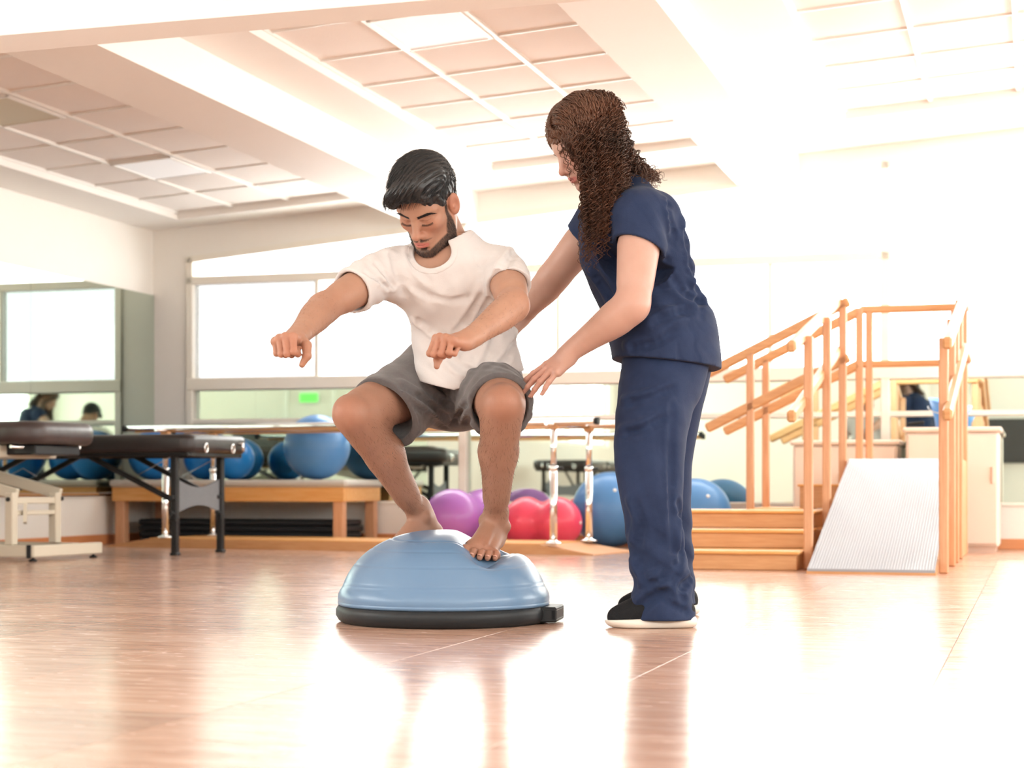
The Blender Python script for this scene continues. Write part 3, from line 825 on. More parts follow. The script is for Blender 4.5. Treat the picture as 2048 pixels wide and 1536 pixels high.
# ================================================================== sculpting: distance fields meshed with surface nets
def npv(p): return np.array((p[0], p[1], p[2]), dtype=np.float32)
class Vol:
    def __init__(s, lo, hi, h):
        s.lo = npv(lo); s.h = np.float32(h)
        s.n = (np.ceil((npv(hi) - s.lo) / h).astype(int) + 1)
        s.F = np.full(tuple(s.n), 0.5, dtype=np.float32)
    def sub(s, lo, hi):
        a = np.clip(np.floor((npv(lo) - s.lo) / s.h).astype(int), 0, s.n)
        b = np.clip(np.ceil((npv(hi) - s.lo) / s.h).astype(int) + 1, 0, s.n)
        if np.any(b <= a): return None, None
        ax = [(s.lo[i] + s.h * np.arange(a[i], b[i], dtype=np.float32)) for i in range(3)]
        P = np.meshgrid(*ax, indexing='ij', sparse=True)
        return (slice(a[0], b[0]), slice(a[1], b[1]), slice(a[2], b[2])), P
    def put(s, sl, d, k, op):
        A = s.F[sl]
        if op == 'sub': A = -A
        if k > 0:
            hh = np.clip(0.5 + 0.5 * (A - d) / k, 0, 1)
            r = A + (d - A) * hh - k * hh * (1 - hh)
        else: r = np.minimum(A, d)
        s.F[sl] = -r if op == 'sub' else r
    def cone(s, a, b, ra, rb, k=0.01, op='add', flat=None):
        a = npv(a); b = npv(b); m = max(ra, rb) + k + 3 * s.h
        sl, P = s.sub(np.minimum(a, b) - m, np.maximum(a, b) + m)
        if sl is None: return s
        d = b - a; dd = float(d @ d) + 1e-12
        X, Y, Z = P[0] - a[0], P[1] - a[1], P[2] - a[2]
        t = np.clip((X * d[0] + Y * d[1] + Z * d[2]) / dd, 0, 1)
        X = X - t * d[0]; Y = Y - t * d[1]; Z = Z - t * d[2]
        if flat is not None:                                      # (axis, ratio): thinner along that axis
            n, q = npv(flat[0]), flat[1]
            n = n / np.linalg.norm(n)
            c = (X * n[0] + Y * n[1] + Z * n[2]) * (1 / q - 1)
            X = X + c * n[0]; Y = Y + c * n[1]; Z = Z + c * n[2]
        D = np.sqrt(X * X + Y * Y + Z * Z) - (ra + t * (rb - ra))
        s.put(sl, D.astype(np.float32), k, op); return s
    def ell(s, c, r, rot=None, k=0.01, op='add'):
        c = npv(c); r = npv(r); m = float(r.max()) + k + 3 * s.h
        sl, P = s.sub(c - m, c + m)
        if sl is None: return s
        X, Y, Z = P[0] - c[0], P[1] - c[1], P[2] - c[2]
        if rot is None: rot = np.eye(3, dtype=np.float32)
        Q = [X * rot[i][0] + Y * rot[i][1] + Z * rot[i][2] for i in range(3)]
        k0 = np.sqrt(sum((Q[i] / r[i]) ** 2 for i in range(3)))
        k1 = np.sqrt(sum((Q[i] / r[i] ** 2) ** 2 for i in range(3))) + 1e-9
        s.put(sl, (k0 * (k0 - 1) / k1).astype(np.float32), k, op); return s
    def chain(s, pts, rs, k=0.01, op='add', flat=None, sub=4, kin=0.006):
        P, Rr = smooth_path(pts, rs, sub)
        tmp = Vol.__new__(Vol)
        m = max(rs) + k + 4 * s.h
        lo = np.min(P, 0) - m; hi = np.max(P, 0) + m
        sl, PP = s.sub(lo, hi)
        if sl is None: return s
        tmp.lo = s.lo + s.h * np.array([q.start for q in sl], dtype=np.float32); tmp.h = s.h
        tmp.n = np.array([q.stop - q.start for q in sl]); tmp.F = np.full(tuple(tmp.n), 0.5, dtype=np.float32)
        for i in range(len(P) - 1): tmp.cone(P[i], P[i + 1], Rr[i], Rr[i + 1], kin if op == 'add' else 0, 'add', flat)
        s.put(sl, tmp.F, k, op); return s
    def half(s, p, n, op='cut', k=0.0):                           # remove the side the normal points to
        p = npv(p); n = npv(n); n = n / np.linalg.norm(n)
        sl, P = s.sub(s.lo, s.lo + s.h * s.n)
        D = ((P[0] - p[0]) * n[0] + (P[1] - p[1]) * n[1] + (P[2] - p[2]) * n[2]).astype(np.float32)
        s.F = np.maximum(s.F, D); return s
    def local_half(s, p, n, rad):                                 # cut only within a ball around p
        p = npv(p); n = npv(n); n = n / np.linalg.norm(n)
        sl, P = s.sub(p - rad, p + rad)
        if sl is None: return s
        X, Y, Z = P[0] - p[0], P[1] - p[1], P[2] - p[2]
        D = X * n[0] + Y * n[1] + Z * n[2]
        inside = (X * X + Y * Y + Z * Z) < rad * rad
        s.F[sl] = np.where(inside, np.maximum(s.F[sl], D), s.F[sl]).astype(np.float32); return s
    def warp(s, fn):                                              # add fn(X, Y, Z) to the field
        sl, P = s.sub(s.lo, s.lo + s.h * s.n)
        near = np.abs(s.F) < 0.03
        idx = np.nonzero(near)
        x = s.lo[0] + s.h * idx[0]; y = s.lo[1] + s.h * idx[1]; z = s.lo[2] + s.h * idx[2]
        s.F[idx] += fn(x, y, z).astype(np.float32); return s
    def mesh(s):
        F = s.F; ins = F < 0
        n = F.shape
        cnt = np.zeros((n[0] - 1, n[1] - 1, n[2] - 1), dtype=np.int8)
        for i in (0, 1):
            for j in (0, 1):
                for k in (0, 1): cnt += ins[i:n[0] - 1 + i, j:n[1] - 1 + j, k:n[2] - 1 + k]
        act = (cnt > 0) & (cnt < 8)
        ci = np.array(np.nonzero(act))
        m = ci.shape[1]
        acc = np.zeros((3, m)); w = np.zeros(m)
        cor = [(i, j, k) for i in (0, 1) for j in (0, 1) for k in (0, 1)]
        val = {c: F[ci[0] + c[0], ci[1] + c[1], ci[2] + c[2]].astype(np.float64) for c in cor}
        for a in cor:
            for ax in range(3):
                if a[ax]: continue
                b = list(a); b[ax] = 1; b = tuple(b)
                fa, fb = val[a], val[b]
                cr = (fa < 0) != (fb < 0)
                t = np.where(cr, fa / np.where(cr, fa - fb, 1), 0)
                for q in range(3):
                    acc[q] += np.where(cr, a[q] + (t if q == ax else 0), 0)
                w += cr
        V = (ci + acc / np.maximum(w, 1)).T * s.h + s.lo
        ID = np.full(act.shape, -1, dtype=np.int32); ID[tuple(ci)] = np.arange(m)
        quads = []
        for ax in range(3):
            sl0 = [slice(None)] * 3; sl1 = [slice(None)] * 3
            sl0[ax] = slice(0, n[ax] - 1); sl1[ax] = slice(1, n[ax])
            A = ins[tuple(sl0)]; B = ins[tuple(sl1)]
            e = np.array(np.nonzero(A != B))
            o1, o2 = (ax + 1) % 3, (ax + 2) % 3
            ok = (e[o1] > 0) & (e[o2] > 0) & (e[o1] < n[o1] - 1) & (e[o2] < n[o2] - 1)
            e = e[:, ok]; flip = A[tuple(e)]
            def cell(d1, d2):
                c = [e[0].copy(), e[1].copy(), e[2].copy()]; c[o1] += d1; c[o2] += d2; return ID[tuple(c)]
            q = np.stack([cell(-1, -1), cell(0, -1), cell(0, 0), cell(-1, 0)], 1)
            q[~flip] = q[~flip][:, ::-1]
            quads.append(q)
        return V.astype(np.float64), np.concatenate(quads)

def smooth_path(pts, rs, sub):
    P = [npv(p).astype(np.float64) for p in pts]; n = len(P)
    if n == 2: sub = 1
    out = []; ro = []
    for i in range(n - 1):
        p0 = P[max(i - 1, 0)]; p1 = P[i]; p2 = P[i + 1]; p3 = P[min(i + 2, n - 1)]
        r0 = rs[max(i - 1, 0)]; r1 = rs[i]; r2 = rs[i + 1]; r3 = rs[min(i + 2, n - 1)]
        for k in range(sub):
            t = k / sub
            b = (-.5 * t + t * t - .5 * t ** 3, 1 - 2.5 * t * t + 1.5 * t ** 3, .5 * t + 2 * t * t - 1.5 * t ** 3, -.5 * t * t + .5 * t ** 3)
            out.append(b[0] * p0 + b[1] * p1 + b[2] * p2 + b[3] * p3)
            ro.append(b[0] * r0 + b[1] * r1 + b[2] * r2 + b[3] * r3)
    out.append(P[-1]); ro.append(rs[-1])
    return np.array(out), ro

def relax(V, Q, it=1, lam=0.5):
    e = np.concatenate([Q[:, [0, 1]], Q[:, [1, 2]], Q[:, [2, 3]], Q[:, [3, 0]]])
    e = np.concatenate([e, e[:, ::-1]])
    deg = np.bincount(e[:, 0], minlength=len(V)).astype(float)
    for _ in range(it):
        for l in (lam, -lam * 1.04):
            s_ = np.stack([np.bincount(e[:, 0], V[e[:, 1], q], minlength=len(V)) for q in range(3)], 1)
            V = V + l * (s_ / np.maximum(deg, 1)[:, None] - V)
    return V

def fast_mesh(name, parts, m, parent=None, colors=None):
    V = []; Q = []; o = 0
    for v, q in parts: V.append(v); Q.append(q + o); o += len(v)
    V = np.concatenate(V); Q = np.concatenate(Q)
    me = bpy.data.meshes.new(name)
    me.vertices.add(len(V)); me.vertices.foreach_set('co', V.astype(np.float32).ravel())
    me.loops.add(Q.size); me.loops.foreach_set('vertex_index', Q.astype(np.int32).ravel())
    me.polygons.add(len(Q)); me.polygons.foreach_set('loop_start', np.arange(0, Q.size, 4, dtype=np.int32))
    me.polygons.foreach_set('use_smooth', np.ones(len(Q), dtype=bool))
    if colors is not None:
        a = me.color_attributes.new('tone', 'FLOAT_COLOR', 'POINT')
        c = np.ones((len(V), 4), dtype=np.float32); c[:, :3] = np.concatenate(colors)
        a.data.foreach_set('color', c.ravel())
    me.update(calc_edges=True); me.validate()
    return obj(name, me, m, parent)

def shell_mesh(v, it=1):
    V, Q = v.mesh(); return relax(V, Q, it), Q

class Frame:                                                      # local axes: f forward, l left, u up
    def __init__(s, o, f, u):
        s.o = Vector(o); s.f = Vector(f).normalized(); l = Vector(u).cross(s.f); s.l = l.normalized(); s.u = s.f.cross(s.l)
    def __call__(s, f, l, u): return s.o + s.f * f + s.l * l + s.u * u
    def d(s, f, l, u): return s.f * f + s.l * l + s.u * u
    def rot(s): return np.array([list(s.f), list(s.l), list(s.u)], dtype=np.float32)
    def loc(s, V):
        d = V - np.array(s.o); return d @ np.array(s.f), d @ np.array(s.l), d @ np.array(s.u)

def axes_rot(a, b):                                               # rows: a, orthogonalised b, cross
    a = Vector(a).normalized(); b = Vector(b); b = (b - a * a.dot(b)).normalized(); c = a.cross(b)
    return np.array([list(a), list(b), list(c)], dtype=np.float32)

def rotv(v, axis, deg): return Matrix.Rotation(math.radians(deg), 3, Vector(axis).normalized()) @ Vector(v)

PH_L = [(.044, .026, .021), (.048, .030, .022), (.044, .028, .022), (.034, .021, .019)]
def hand(vol, wrist, D, N, T, flex, spread, thumb, sc=1.0, rw=.024, nails=None):
    """palm, four fingers and thumb; D wrist->knuckles, N back of the hand, T thumb side"""
    D = Vector(D).normalized(); N = Vector(N); N = (N - D * D.dot(N)).normalized()
    t2 = D.cross(N); T = t2 if t2.dot(Vector(T)) > 0 else -t2
    Wp = Vector(wrist)
    offs = [.027, .008, -.011, -.028]; fw = [.084, .088, .083, .074]
    mcp = [Wp + (D * fw[i] + T * offs[i] + N * (-.004 if i in (0, 3) else 0)) * sc for i in range(4)]
    for i in range(4):
        st = Wp + (D * .012 + T * offs[i] * .55 - N * .004) * sc
        vol.cone(st, mcp[i] - D * .004 * sc - N * .004 * sc, .0165 * sc, .0125 * sc, .012)
    vol.cone(Wp + (D * .03 + T * .018 - N * .012) * sc, Wp + (D * .07 + T * .016 - N * .010) * sc, .014 * sc, .011 * sc, .014)
    vol.cone(Wp + (D * .022 - T * .018 - N * .012) * sc, Wp + (D * .065 - T * .020 - N * .008) * sc, .014 * sc, .010 * sc, .014)
    for i in range(4):
        d = rotv(D, N, 0); d = (D + T * spread[i]).normalized()
        p = mcp[i]; rr = [.0100, .0092, .0082, .0066] if i < 3 else [.0087, .008, .0072, .006]
        vol.ell(p, (.0115 * sc,) * 3, None, .006)
        ax = d.cross(N)
        cur = d; nn = N
        for j in range(3):
            a = flex[i][j]
            cur = rotv(cur, ax, -a); nn = rotv(nn, ax, -a)
            q = p + cur * PH_L[i][j] * sc
            vol.cone(p, q, rr[j] * sc, rr[j + 1] * sc, .0022)
            if j < 2: vol.ell(q + nn * .0008, (rr[j + 1] * 1.06 * sc,) * 3, None, .003)
            p = q
        if nails is not None: nails.append((p.copy(), cur.copy(), nn.copy(), rr[3] * sc))
    c0 = Wp + (D * .018 + T * .024 - N * .012) * sc
    pts = [c0]
    for (a, b, c, l) in thumb: pts.append(pts[-1] + (D * a + T * b + N * c).normalized() * l * sc)
    rr = [.0165, .0135, .0112, .0080]
    for j in range(3): vol.cone(pts[j], pts[j + 1], rr[j] * sc, rr[j + 1] * sc, .009 if j == 0 else .003)
    vol.ell(pts[2], (.0118 * sc,) * 3, None, .004)
    return mcp

def nail_mesh(mb, nails):
    for (p, d, n, r) in nails:
        sdir = d.cross(n).normalized()
        vs = []; fs = []
        for i in range(5):
            for j in range(5):
                a = (j - 2) * .34; x = (i - 2) * .0024
                vs.append(p + d * (x + .001) + (n * math.cos(a) + sdir * math.sin(a)) * (r + .0007 - abs(i - 1.5) * .00012))
        for i in range(4):
            for j in range(4): fs.append((i * 5 + j, i * 5 + j + 1, i * 5 + j + 6, i * 5 + j + 5))
        mb.add(vs, fs, True)

def foot(vol, ankle, heel_dir, D, N, T, sc=1.0, arch=0.0):
    """bare foot: D to the toes, N up from the sole, T towards the big toe; ankle above the heel"""
    D = Vector(D).normalized(); N = Vector(N); N = (N - D * D.dot(N)).normalized(); t2 = D.cross(N); T = t2 if t2.dot(Vector(T)) > 0 else -t2
    A = Vector(ankle)
    def P(d, t, n): return A + (D * d + T * t + N * n) * sc
    vol.cone(P(-.005, 0, .02), P(-.03, 0, -.055), .034 * sc, .028 * sc, .02)
    vol.ell(P(-.035, 0, -.062), (.030 * sc, .028 * sc, .026 * sc), axes_rot(D, T), .015)
    vol.cone(P(.0, .004, -.02), P(.10, .012, -.062), .034 * sc, .022 * sc, .02)
    vol.cone(P(.0, -.012, -.045), P(.10, -.022, -.071), .027 * sc, .017 * sc, .02)
    vol.cone(P(.02, .012, -.045), P(.125, .026, -.068), .024 * sc, .019 * sc, .018)
    vol.cone(P(.105, .032, -.069), P(.108, -.038, -.075), .0190 * sc, .0150 * sc, .014)
    vol.ell(P(.0, .030, -.006), (.015 * sc,) * 3, None, .014); vol.ell(P(-.006, -.032, -.014), (.014 * sc,) * 3, None, .014)
    toes = [(.124, .035, .050, .0145, .0130), (.130, .012, .040, .0102, .0092), (.126, -.008, .036, .0098, .0086), (.118, -.026, .032, .0092, .0082), (.106, -.042, .027, .0088, .0080)]
    nl = []
    for d, t, l, r0, r1 in toes:
        a = P(d, t, -.071); b = P(d + l * .55, t * 1.05, -.069 + .003); c = P(d + l, t * 1.06, -.078)
        vol.cone(a, b, r0 * sc, r0 * .95 * sc, .004); vol.cone(b, c, r0 * .95 * sc, r1 * sc, .002)
        nl.append((c + N * .001, (D - N * .25).normalized(), (N + D * .25).normalized(), r1 * sc))
    # tendons
    for t in (.022, .006, -.01): vol.cone(P(.03, t * .5, -.012), P(.115, t * 1.2, -.052), .004 * sc, .003 * sc, .01)
    return nl

def surf_pts(vol, line, y0, y1, n=10):
    """points of the cloth surface met by the sight lines along a polyline of pixels"""
    P, _ = smooth_path([(a, b, 0) for a, b in line], [1] * len(line), n)
    out = []
    for px, py, _z in P:
        Ys = np.arange(y0, y1, float(vol.h) * .5)
        X = (px - 1024.0) / FPX * Ys; Z = CAM_H - (py - HORIZON) / FPX * Ys
        idx = [np.clip(np.round((c - vol.lo[i]) / vol.h).astype(int), 0, vol.n[i] - 1) for i, c in enumerate((X, Ys, Z))]
        hit = np.nonzero(vol.F[idx[0], idx[1], idx[2]] < 0)[0]
        if len(hit): k = hit[0]; out.append(Vector((X[k], Ys[k], Z[k])))
    return out
def crease(vol, line, y0, y1, hgt=.0045, r=.011, k=.012, valley=True, shift=(9, 5)):
    """a drawn fold: a soft ridge with a hollow running beside it, faded at both ends"""
    q = surf_pts(vol, line, y0, y1)
    if len(q) < 3: return
    n = len(q)
    pts = []; rs = []
    for i, p in enumerate(q):
        f = math.sin(math.pi * (i + .6) / (n + .2)) ** .6
        pts.append(p + Vector((0, r - hgt * f, 0))); rs.append(r)
    qv = surf_pts(vol, [(a + shift[0], b + shift[1]) for a, b in line], y0, y1) if valley else []
    vol.chain(pts, rs, k, 'add', None, 1)
    if len(qv) > 2:
        n = len(qv)
        pv = [p + Vector((0, -(r - hgt * .9 * math.sin(math.pi * (i + .6) / (n + .2)) ** .6), 0)) for i, p in enumerate(qv)]
        vol.chain(pv, [r] * n, k, 'sub', None, 1)
# ================================================================== people
mat('skin_man', (0.5, 0.27, 0.17), 0.5, spec=0.4, attr='tone', var=(0.90, 0.86, 0.84), vscale=14, bump=0.06, bscale=260, sss=0.12, sss_r=(0.006, 0.002, 0.001))
mat('skin_woman', (0.62, 0.38, 0.29), 0.42, spec=0.45, attr='tone', var=(0.94, 0.90, 0.88), vscale=12, bump=0.04, bscale=260, sss=0.12, sss_r=(0.006, 0.002, 0.001))
mat('hair_black', (0.012, 0.012, 0.013), 0.38, spec=0.6)
mat('hair_brown', (0.045, 0.021, 0.012), 0.42, spec=0.5, var=(0.13, 0.055, 0.030), vscale=9)
mat('leg_hair', (0.03, 0.018, 0.012), 0.5)
mat('nail', (0.66, 0.38, 0.31), 0.25)
mat('shirt_white', (0.585, 0.56, 0.555), 0.85, var=(0.61, 0.585, 0.58), vscale=8, bump=0.10, bscale=300, sheen=0.15)
mat('shorts_grey', (0.105, 0.098, 0.100), 0.85, var=(0.125, 0.117, 0.119), vscale=90, bump=0.14, bscale=300, sheen=0.2)
mat('shorts_panel', (0.26, 0.25, 0.25), 0.85, bump=0.12, bscale=300)
mat('scrub_navy', (0.013, 0.024, 0.064), 0.8, spec=0.25, var=(0.019, 0.033, 0.082), vscale=10, bump=0.10, bscale=350, sheen=0.04)
mat('shoe_black', (0.012, 0.013, 0.015), 0.75, spec=0.2, bump=0.4, bscale=260)
mat('shoe_sole', (0.74, 0.70, 0.63), 0.5)

def wave(n, ph, A, lam, c, sg):
    """one family of folds: ripples along n, faded out away from c"""
    n = np.array(n, dtype=np.float64); n /= np.linalg.norm(n); c = np.array(c)
    def f(x, y, z):
        d = x * n[0] + y * n[1] + z * n[2]
        m = np.exp(-((x - c[0]) ** 2 + (y - c[1]) ** 2 + (z - c[2]) ** 2) / (2 * sg * sg))
        s_ = np.sin(2 * np.pi * d / lam + ph + 1.3 * np.sin(9 * (x + z) + ph))
        return A * m * (np.abs(s_) ** .7 * np.sign(s_))
    return f

def head_field(H, v, fem=False, sc=1.0):
    Rt = H.rot()
    def E(f, l, u, rf, rl, ru, k=.012, op='add'): v.ell(H(f * sc, l * sc, u * sc), (rf * sc, rl * sc, ru * sc), Rt, k, op)
    def Cn(a, b, ra, rb, k=.012, op='add', flat=None): v.cone(H(*[q * sc for q in a]), H(*[q * sc for q in b]), ra * sc, rb * sc, k, op, flat)
    E(-.012, 0, .045, .096, .076, .086)
    E(.022, 0, .012, .066, .066, .082, .02)
    E(.030, 0, -.030, .056, .054, .062, .02)
    jw = .052 if fem else .057
    for s_ in (1, -1):
        v.chain([H(.0, s_ * jw * sc, -.03 * sc), H(.016 * sc, s_ * (jw - .006) * sc, -.068 * sc), H(.045 * sc, s_ * .036 * sc, -.088 * sc), H(.072 * sc, s_ * .013 * sc, -.099 * sc)],
                [.020 * sc, .020 * sc, .018 * sc, .017 * sc], .022)
        E(.056, s_ * .043, -.014, .020, .018, .016, .026)
        Cn((.077, s_ * .012, .028), (.060, s_ * .050, .030), .010 if fem else .0125, .010, .016)
        E(.096, s_ * .031, .006, .020, .019, .0125, .013, 'sub')
        E(.0655, s_ * .0315, .002, .0165, .0165, .0135, .006)
        Cn((.0815, s_ * .018, .0105), (.0690, s_ * .049, .0085), .0030, .0028, .005)
        Cn((.0800, s_ * .019, -.009), (.0700, s_ * .046, -.007), .0030, .0026, .006)
        # ear
        e = Frame(H(-.008 * sc, s_ * .078 * sc, .002 * sc), H.d(1, 0, .12), H.d(-.15, 0, 1))
        v.ell(e(0, s_ * .006 * sc, 0), (.020 * sc, .0085 * sc, .033 * sc), axes_rot(e.d(1, -s_ * .45, 0), e.d(0, 1, 0)), .006)
        v.ell(e(.006 * sc, s_ * .015 * sc, .001 * sc), (.010 * sc, .007 * sc, .018 * sc), axes_rot(e.d(1, -s_ * .45, 0), e.d(0, 1, 0)), .004, 'sub')
        v.ell(e(.009 * sc, s_ * .008 * sc, -.004 * sc), (.004 * sc, .004 * sc, .007 * sc), None, .004)
    E(.074, 0, -.096, .018, .020, .016, .02)
    # nose
    Cn((.084, 0, .014), (.106, 0, -.026), .0082, .0105, .012)
    E(.1085, 0, -.0315, .0130, .0125, .0110, .008)
    for s_ in (1, -1):
        E(.0955, s_ * .0135, -.0365, .0110, .0085, .0090, .006)
        E(.1010, s_ * .0075, -.0445, .0050, .0038, .0045, .003, 'sub')
    # mouth
    E(.076, 0, -.062, .020, .030, .026, .02)
    v.chain([H(.078 * sc, -.025 * sc, -.0655 * sc), H(.0925 * sc, -.010 * sc, -.0585 * sc), H(.0945 * sc, 0, -.0600 * sc), H(.0925 * sc, .010 * sc, -.0585 * sc), H(.078 * sc, .025 * sc, -.0655 * sc)],
            [.003 * sc, .0058 * sc, .0056 * sc, .0058 * sc, .003 * sc], .005)
    v.chain([H(.077 * sc, -.022 * sc, -.0685 * sc), H(.0905 * sc, -.008 * sc, -.0725 * sc), H(.0905 * sc, .008 * sc, -.0725 * sc), H(.077 * sc, .022 * sc, -.0685 * sc)],
            [.003 * sc, .0068 * sc, .0068 * sc, .003 * sc], .005)
    v.chain([H(.079 * sc, -.027 * sc, -.0665 * sc), H(.1005 * sc, 0, -.0655 * sc), H(.079 * sc, .027 * sc, -.0665 * sc)], [.0013 * sc, .0018 * sc, .0013 * sc], .002, 'sub')
    E(.092, 0, -.0835, .010, .016, .005, .010, 'sub')

def strands(name, starts, dirs, lens, r0, m, parent, segs=6, curl=None, sides=3, keep=None):
    """thin tapering hairs as one mesh; dirs(P, t) gives the flow"""
    P = np.array(starts, dtype=np.float64); n = len(P)
    pts = [P.copy()]
    for k in range(segs):
        d = dirs(P, k / segs)
        d = d / (np.linalg.norm(d, axis=1)[:, None] + 1e-9)
        P = P + d * (lens / segs)[:, None]; pts.append(P.copy())
    pts = np.array(pts)                                            # segs+1, n, 3
    if keep is not None:
        kp = keep(pts); pts = pts[:, kp]; n = pts.shape[1]
    tan = np.gradient(pts, axis=0); tan /= np.linalg.norm(tan, axis=2)[:, :, None] + 1e-9
    ref = np.array([.31, .52, .79])
    a = np.cross(tan, ref); a /= np.linalg.norm(a, axis=2)[:, :, None] + 1e-9; b = np.cross(tan, a)
    rad = (r0 * (1 - .75 * np.linspace(0, 1, segs + 1) ** 2))[:, None, None]
    ring = [pts + rad * (a * math.cos(2 * math.pi * q / sides) + b * math.sin(2 * math.pi * q / sides)) for q in range(sides)]
    V = np.stack(ring, 2)                                          # segs+1, n, sides, 3
    idx = np.arange((segs + 1) * n * sides).reshape(segs + 1, n, sides)
    Q = []
    for q in range(sides):
        q2 = (q + 1) % sides
        Q.append(np.stack([idx[:-1, :, q], idx[:-1, :, q2], idx[1:, :, q2], idx[1:, :, q]], -1).reshape(-1, 4))
    return fast_mesh(name, [(V.reshape(-1, 3), np.concatenate(Q))], m, parent)

def vnormals(V, Q):
    nrm = np.cross(V[Q[:, 2]] - V[Q[:, 0]], V[Q[:, 3]] - V[Q[:, 1]])
    out = np.zeros_like(V)
    for c in range(4):
        for q in range(3): out[:, q] += np.bincount(Q[:, c], nrm[:, q], minlength=len(V))
    return out / (np.linalg.norm(out, axis=1)[:, None] + 1e-12)

# ------------------------------------------------------------------ balance dome
BC = Vector((-.2, 5.20, 0))
ds = empty('balance_trainer', BC, 0)
tag(ds, 'blue inflated half-dome balance trainer on a black platform, under the man', 'balance trainer')
pl = MB(); pr = [(.0001, .006), (.24, .006), (.25, .0), (.296, .0), (.308, .008), (.316, .022), (.316, .038), (.310, .048), (.300, .052), (.285, .052)]
pl.lathe(pr, 96); pl.build('platform', 'black_rubber', ds)
def grip(a):
    g = MB(); g.box(.27, .345, -.075, .075, .006, .018, .004); g.box(.27, .345, -.075, .075, .038, .050, .004)
    g.box(.328, .345, -.075, .075, .012, .044, .004); g.box(.27, .345, .060, .075, .012, .044, .003); g.box(.27, .345, -.075, -.060, .012, .044, .003)
    g.xf(Matrix.Rotation(a, 4, 'Z')); g.build('grip', 'black_rubber', ds)
grip(math.radians(-10)); grip(math.radians(100))
FT_L = (W(980, 1095, 5.10) - BC); FT_R = (W(812, 1085, 5.33) - BC)
def dome_z(x, y):
    r = np.sqrt(x * x + y * y); q = np.clip(1 - (r / .306) ** 2, 0, 1)
    return .055 + .207 * np.sqrt(q)
def seg_d(x, y, ax, ay, bx, by):
    dx, dy = bx - ax, by - ay; t = np.clip(((x - ax) * dx + (y - ay) * dy) / (dx * dx + dy * dy), 0, 1)
    return np.hypot(x - ax - t * dx, y - ay - t * dy), t
def dome_mesh():
    nr, na = 90, 180; vs = []; fs = []
    for i in range(nr + 1):
        s_ = i / nr; el = (1 - s_) * math.pi / 2                    # from rim (el small) to top
        for k in range(na):
            a = 2 * math.pi * k / na
            e2 = math.pi / 2 * s_
            r = .306 * max(math.cos(e2), 0.0) ** .88; h = math.sin(e2)
            rim = .006 * math.sin(min(1, s_ * 6) * math.pi) if s_ < .17 else 0
            x, y = (r + rim) * math.cos(a), (r + rim) * math.sin(a)
            z = .05 + .212 * h
            for ring in (.20, .38, .55, .70):                 # moulded rings
                z -= .0024 * math.exp(-((s_ - ring) / .006) ** 2)
            # hollows pressed in by the feet, swelling around them
            d, t = seg_d(x, y, .145, .060, .116, -.170)
            z -= (.054 - .004 * t) * math.exp(-(d / (.064 - .022 * t ** 6)) ** 2) * min(1, h * 1.5) - .014 * math.exp(-((d - .105) / .04) ** 2) * h * (1 - t) ** 2 * (.35 + .65 / (1 + math.exp(-(x - .13) / .015)))
            d, t = seg_d(x, y, -.065, .150, -.165, .085)
            z -= .050 * math.exp(-(d / .050) ** 2) * min(1, h * 1.5) - .008 * math.exp(-((d - .10) / .05) ** 2) * h
            vs.append((x, y, z))
    for i in range(nr):
        for k in range(na):
            k2 = (k + 1) % na; fs.append((i * na + k, i * na + k2, (i + 1) * na + k2, (i + 1) * na + k))
    return MB().add(vs, fs, True)
dome_mesh().build('dome', 'dome_blue', ds)
MB().lathe([(.300, .050), (.309, .051), (.311, .058), (.306, .066)], 96).build('dome_rim', 'dome_blue', ds)

# ------------------------------------------------------------------ man
man = empty('person', (BC.x, BC.y, 0))
tag(man, 'dark-haired man in white T-shirt and grey shorts squatting barefoot on the blue dome', 'person')
mo = np.array(man.location)
def put_local(parts, o): return [(v - o, q) for v, q in parts]

SKM = np.array((.405, .228, .157)); 
ankL, kneeL, hipL = W(990, 1040, 5.215), W(1005, 812, 4.98), W(964, 762, 5.36)
ankR, kneeR, hipR = W(838, 1030, 5.36), W(709, 830, 5.08), W(862, 765, 5.40)
SR, elR, wrR = W(774, 542, 5.13), W(646, 617, 4.92), W(590, 678, 4.71)
SL, elL, wrL = W(1008, 538, 5.13), W(1028, 612, 4.87), W(934, 682, 4.70)
pelv = (hipL + hipR) / 2 + Vector((0, .02, .01))
chest = W(908, 585, 5.20); waist = W(930, 695, 5.31); upper = W(900, 530, 5.15)
Hd = Frame(W(854, 412, 5.06), (-.33, -.66, -.675), (-.22, -.60, .75))
neckb = W(893, 505, 5.16)

